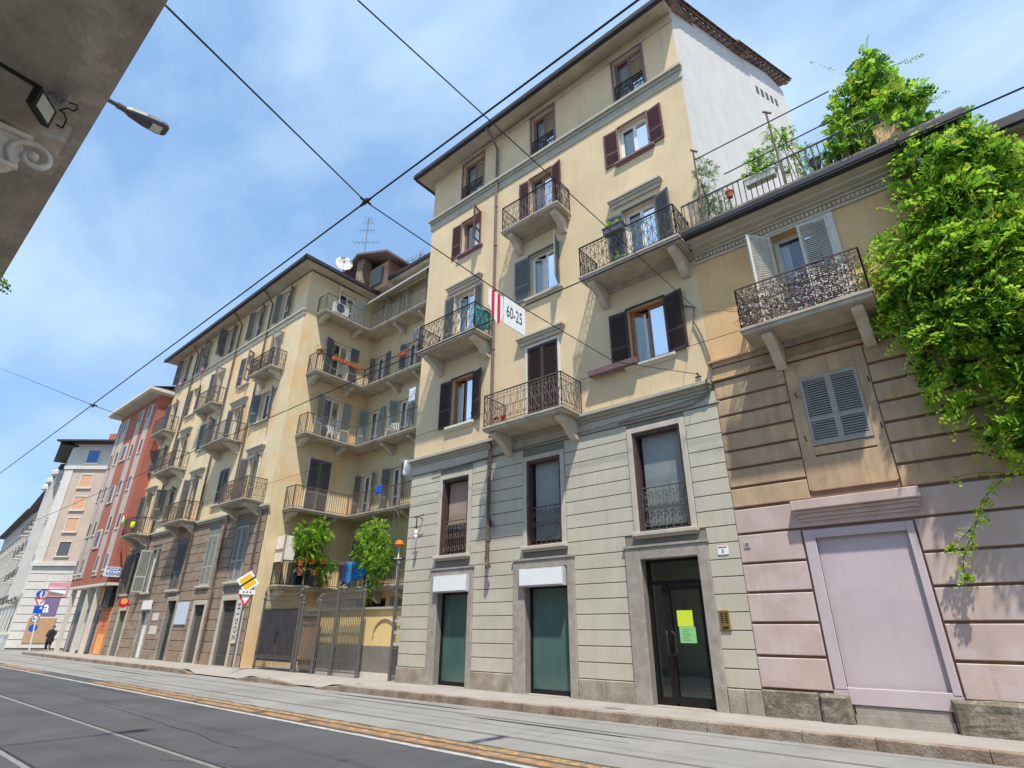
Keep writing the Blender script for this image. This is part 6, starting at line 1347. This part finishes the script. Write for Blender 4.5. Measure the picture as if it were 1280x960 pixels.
# ================================================================== pedestrian
def person(loc,face):
    import bmesh
    J={'pel':(0,0,.95),'waist':(0,0,1.1),'chest':(0,.01,1.34),'neck':(0,0,1.50),'head0':(0,-.01,1.58),'head':(0,-.015,1.66),'top':(0,0,1.75),
     'hl':(-.10,0,.9),'kl':(-.11,-.03,.5),'al':(-.11,.03,.09),'tl':(-.12,-.14,.04),'hr':(.10,0,.9),'kr':(.12,-.06,.5),'ar':(.11,-.04,.09),'tr':(.12,-.2,.04),
     'sl':(-.19,0,1.42),'el':(-.25,.02,1.15),'wl':(-.2,-.16,1.0),'sr':(.19,0,1.42),'er':(.25,.02,1.15),'wr':(.2,-.16,1.0)}
    E_=[('pel','waist'),('waist','chest'),('chest','neck'),('neck','head0'),('head0','head'),('head','top'),('pel','hl'),('hl','kl'),('kl','al'),('al','tl'),('pel','hr'),('hr','kr'),('kr','ar'),('ar','tr'),('chest','sl'),('sl','el'),('el','wl'),('chest','sr'),('sr','er'),('er','wr')]
    RD={'pel':.15,'waist':.14,'chest':.16,'neck':.06,'head0':.085,'head':.105,'top':.06,'hl':.11,'kl':.075,'al':.05,'tl':.045,'hr':.11,'kr':.075,'ar':.05,'tr':.045,'sl':.085,'el':.06,'wl':.04,'sr':.085,'er':.06,'wr':.04}
    keys=list(J); c,s_=cos(face),sin(face)
    tr=lambda p:(p[0]*c-p[1]*s_,p[0]*s_+p[1]*c,p[2])
    me=bpy.data.meshes.new('person'); me.from_pydata([tr(J[k]) for k in keys],[(keys.index(a),keys.index(b)) for a,b in E_],[])
    o=bpy.data.objects.new('person',me); COL.objects.link(o); o.location=loc; o['_o']=tuple(loc)
    md=o.modifiers.new('skin','SKIN'); md.use_smooth_shade=True
    for i,k in enumerate(keys): me.skin_vertices[0].data[i].radius=(RD[k],RD[k]*(.75 if k in('pel','waist','chest') else 1)); me.skin_vertices[0].data[i].use_root=(k=='pel')
    sb=o.modifiers.new('sub','SUBSURF'); sb.levels=sb.render_levels=1; me.materials.append(MT['skin'])
    tag(o,'person in a long dark coat standing on the pavement by the far corner','person')
    q=MB(); L_=Vector(loc); q.smooth=True
    def ring(z,rx,ry): return [L_+Vector(tr((rx*cos(t*pi/8),ry*sin(t*pi/8),z))) for t in range(16)]
    rs=[ring(z,a,b_) for z,a,b_ in ((.62,.27,.22),(.85,.24,.2),(1.1,.21,.17),(1.3,.23,.18),(1.44,.21,.14),(1.5,.09,.08))]; ids=[[q.P(p) for p in r] for r in rs]
    for A_,B_ in zip(ids,ids[1:]):
        for j in range(16): q.face([A_[j],A_[(j+1)%16],B_[(j+1)%16],B_[j]])
    for sx in (-1,1): q.tube([L_+Vector(tr(p)) for p in ((.19*sx,0,1.42),(.27*sx,.02,1.18),(.23*sx,-.14,1.02))],.075,8)
    for sx in (-1,1): q.tube([L_+Vector(tr(p)) for p in ((.1*sx,0,.8),(.115*sx,-.04,.5),(.11*sx,.0,.12))],.095,8,taper=[1.2,1,.75])
    q.build('coat','coat',o); q=MB(); q.smooth=True; q.lathe(L_+Vector(tr((0,.02,1.63))),[(.10,-.04),(.115,.04),(.10,.11),(.05,.15),(.001,.155)],12); q.build('hair','hair',o)
    return o
person((-56.6,12.85,.0),.9)
# ================================================================== lamp and floodlight near the camera
b=thing('street_lamp',(-8.6,-1.25,8.1),'grey street lamp head on a slanting arm against the sky, top left','street lamp')
fx=-8.6; a=atX(125,119,fx); h0=atX(157,137,fx); h1=atX(209,164,fx)
q=MB(); d=(h0-a).normalized(); q.tube([Vector((fx,-1.3,a.z-(a.y+1.3)*d.z/d.y)),a,h0+d*.1],.034,8); q.build('arm','lamp_gray',b)
q=MB(); q.tube([h0-d*.12,h0+d*.12],.05,10)
L_=h1-h0; hd=L_.normalized(); sx=Vector((1,0,0)); up=sx.cross(hd).normalized(); 
if up.z<0: up=-up
secs=[(0,.05,.035,.03),(.12,.08,.05,.05),(.45,.125,.06,.06),(.8,.15,.05,.055),(.95,.13,.04,.05),(1.0,.09,.03,.04)]
rings=[]
for t,w_,bt,tp in secs:
    c=h0+L_*t; rings.append([q.P(c+sx*x+up*z) for x,z in ((-w_,-bt*.3),(-w_*.85,-bt),(w_*.85,-bt),(w_,-bt*.3),(w_*.8,tp),(0,tp*1.3),(-w_*.8,tp))])
for A_,B_ in zip(rings,rings[1:]):
    for j in range(7): q.face([A_[j],A_[(j+1)%7],B_[(j+1)%7],B_[j]])
q.face(rings[-1]); q.face(rings[0][::-1]); q.build('lamp_head','lamp_gray',b)
q=MB(); c0=h0+L_*.62-up*.066; c1=h0+L_*.86-up*.062; q.hexa([c0-sx*.09,c0+sx*.09,c1+sx*.09,c1-sx*.09,c0-sx*.09+up*.02,c0+sx*.09+up*.02,c1+sx*.09+up*.02,c1-sx*.09+up*.02]); q.build('led_panel','led',b)
b=thing('floodlight',(-4.1,-.1,4.8),'small black floodlight with pale glass clamped under the stone balcony','floodlight')
Q=[atZ(u,v,z) for u,v,z in ((41.6,130.3,4.74),(53.4,109.7,4.86),(72.2,140.6,4.86),(61,161.3,4.74))]; nn=(Q[1]-Q[0]).cross(Q[2]-Q[1]).normalized(); nn=nn if nn.z>0 else -nn; cq=sum(Q,Vector())/4
q=MB(); q.hexa([*[p+nn*.005 for p in Q],*[cq+(p-cq)*.92+nn*.06 for p in Q]]); q.build('housing','black_plastic',b)
q=MB(); i4=[cq+(p-cq)*.74 for p in Q]; q.hexa([*i4,*[p+nn*.02 for p in i4]]); q.build('glass','led',b)
q=MB(); q.tube([atZ(-20,66,4.88),atZ(0,80,4.88),atZ(52,111,4.9)],.016,6); q.build('arm','black_plastic',b)
q=MB(); e=[atZ(u,v,4.92) for u,v in ((72,128),(79,113),(86,119),(77,134))]; q.hexa([*e,*[p+Vector((0,0,.01)) for p in e]]); e=[atZ(u,v,4.93) for u,v in ((58,118),(68,117),(70,131),(66,128))]; q.hexa([*e,*[p+Vector((0,0,.02)) for p in e]]); q.tube([atZ(76,132,4.86),atZ(82,124,4.955)],.012,6); q.build('bracket','zinc',b)
q=MB(); q.tube([atZ(u,v,4.9) for u,v in ((70,155),(78,160),(83,150),(80,141),(74,138),(84,135),(92,139),(97,136),(96,131),(86,128))],.006,5); q.build('lead','black_plastic',b)
GR={'contact_wire':'overhead tram contact wires','span_wire':'span wires across the street','wire_clamp':'clamps on the tram wires','flower_pot':'flower pots on balconies and terrace','hanging_cloth':'washing and cloths hung on balconies','sign_box':'blank sign boxes over the shop windows','notice':'notices on the entrance door','balcony_shrub':'shrubs on the lowest balcony','tv_aerial':'television aerials on the roofs','terrace_post':'posts on the roof terrace','pergola_rail':'rails over the roof terrace','window_box':'planters hung on railings','balcony_blind':'curtains on the courtyard balconies','paint_patch':'paint patches beside the shop door','stone_building':'stone buildings far down the street','plastic_chair':'white plastic chairs on the middle balcony','shop_sign':'small shop signs'}
for o in bpy.data.objects:
    if o.parent is None and 'category' in o and 'group' not in o:
        k=o.name.split('.')[0]
        if k in GR: o['group']=GR[k]
S.cycles.use_adaptive_sampling=True
for o in list(bpy.data.objects):
    if '_o' in o: del o['_o']
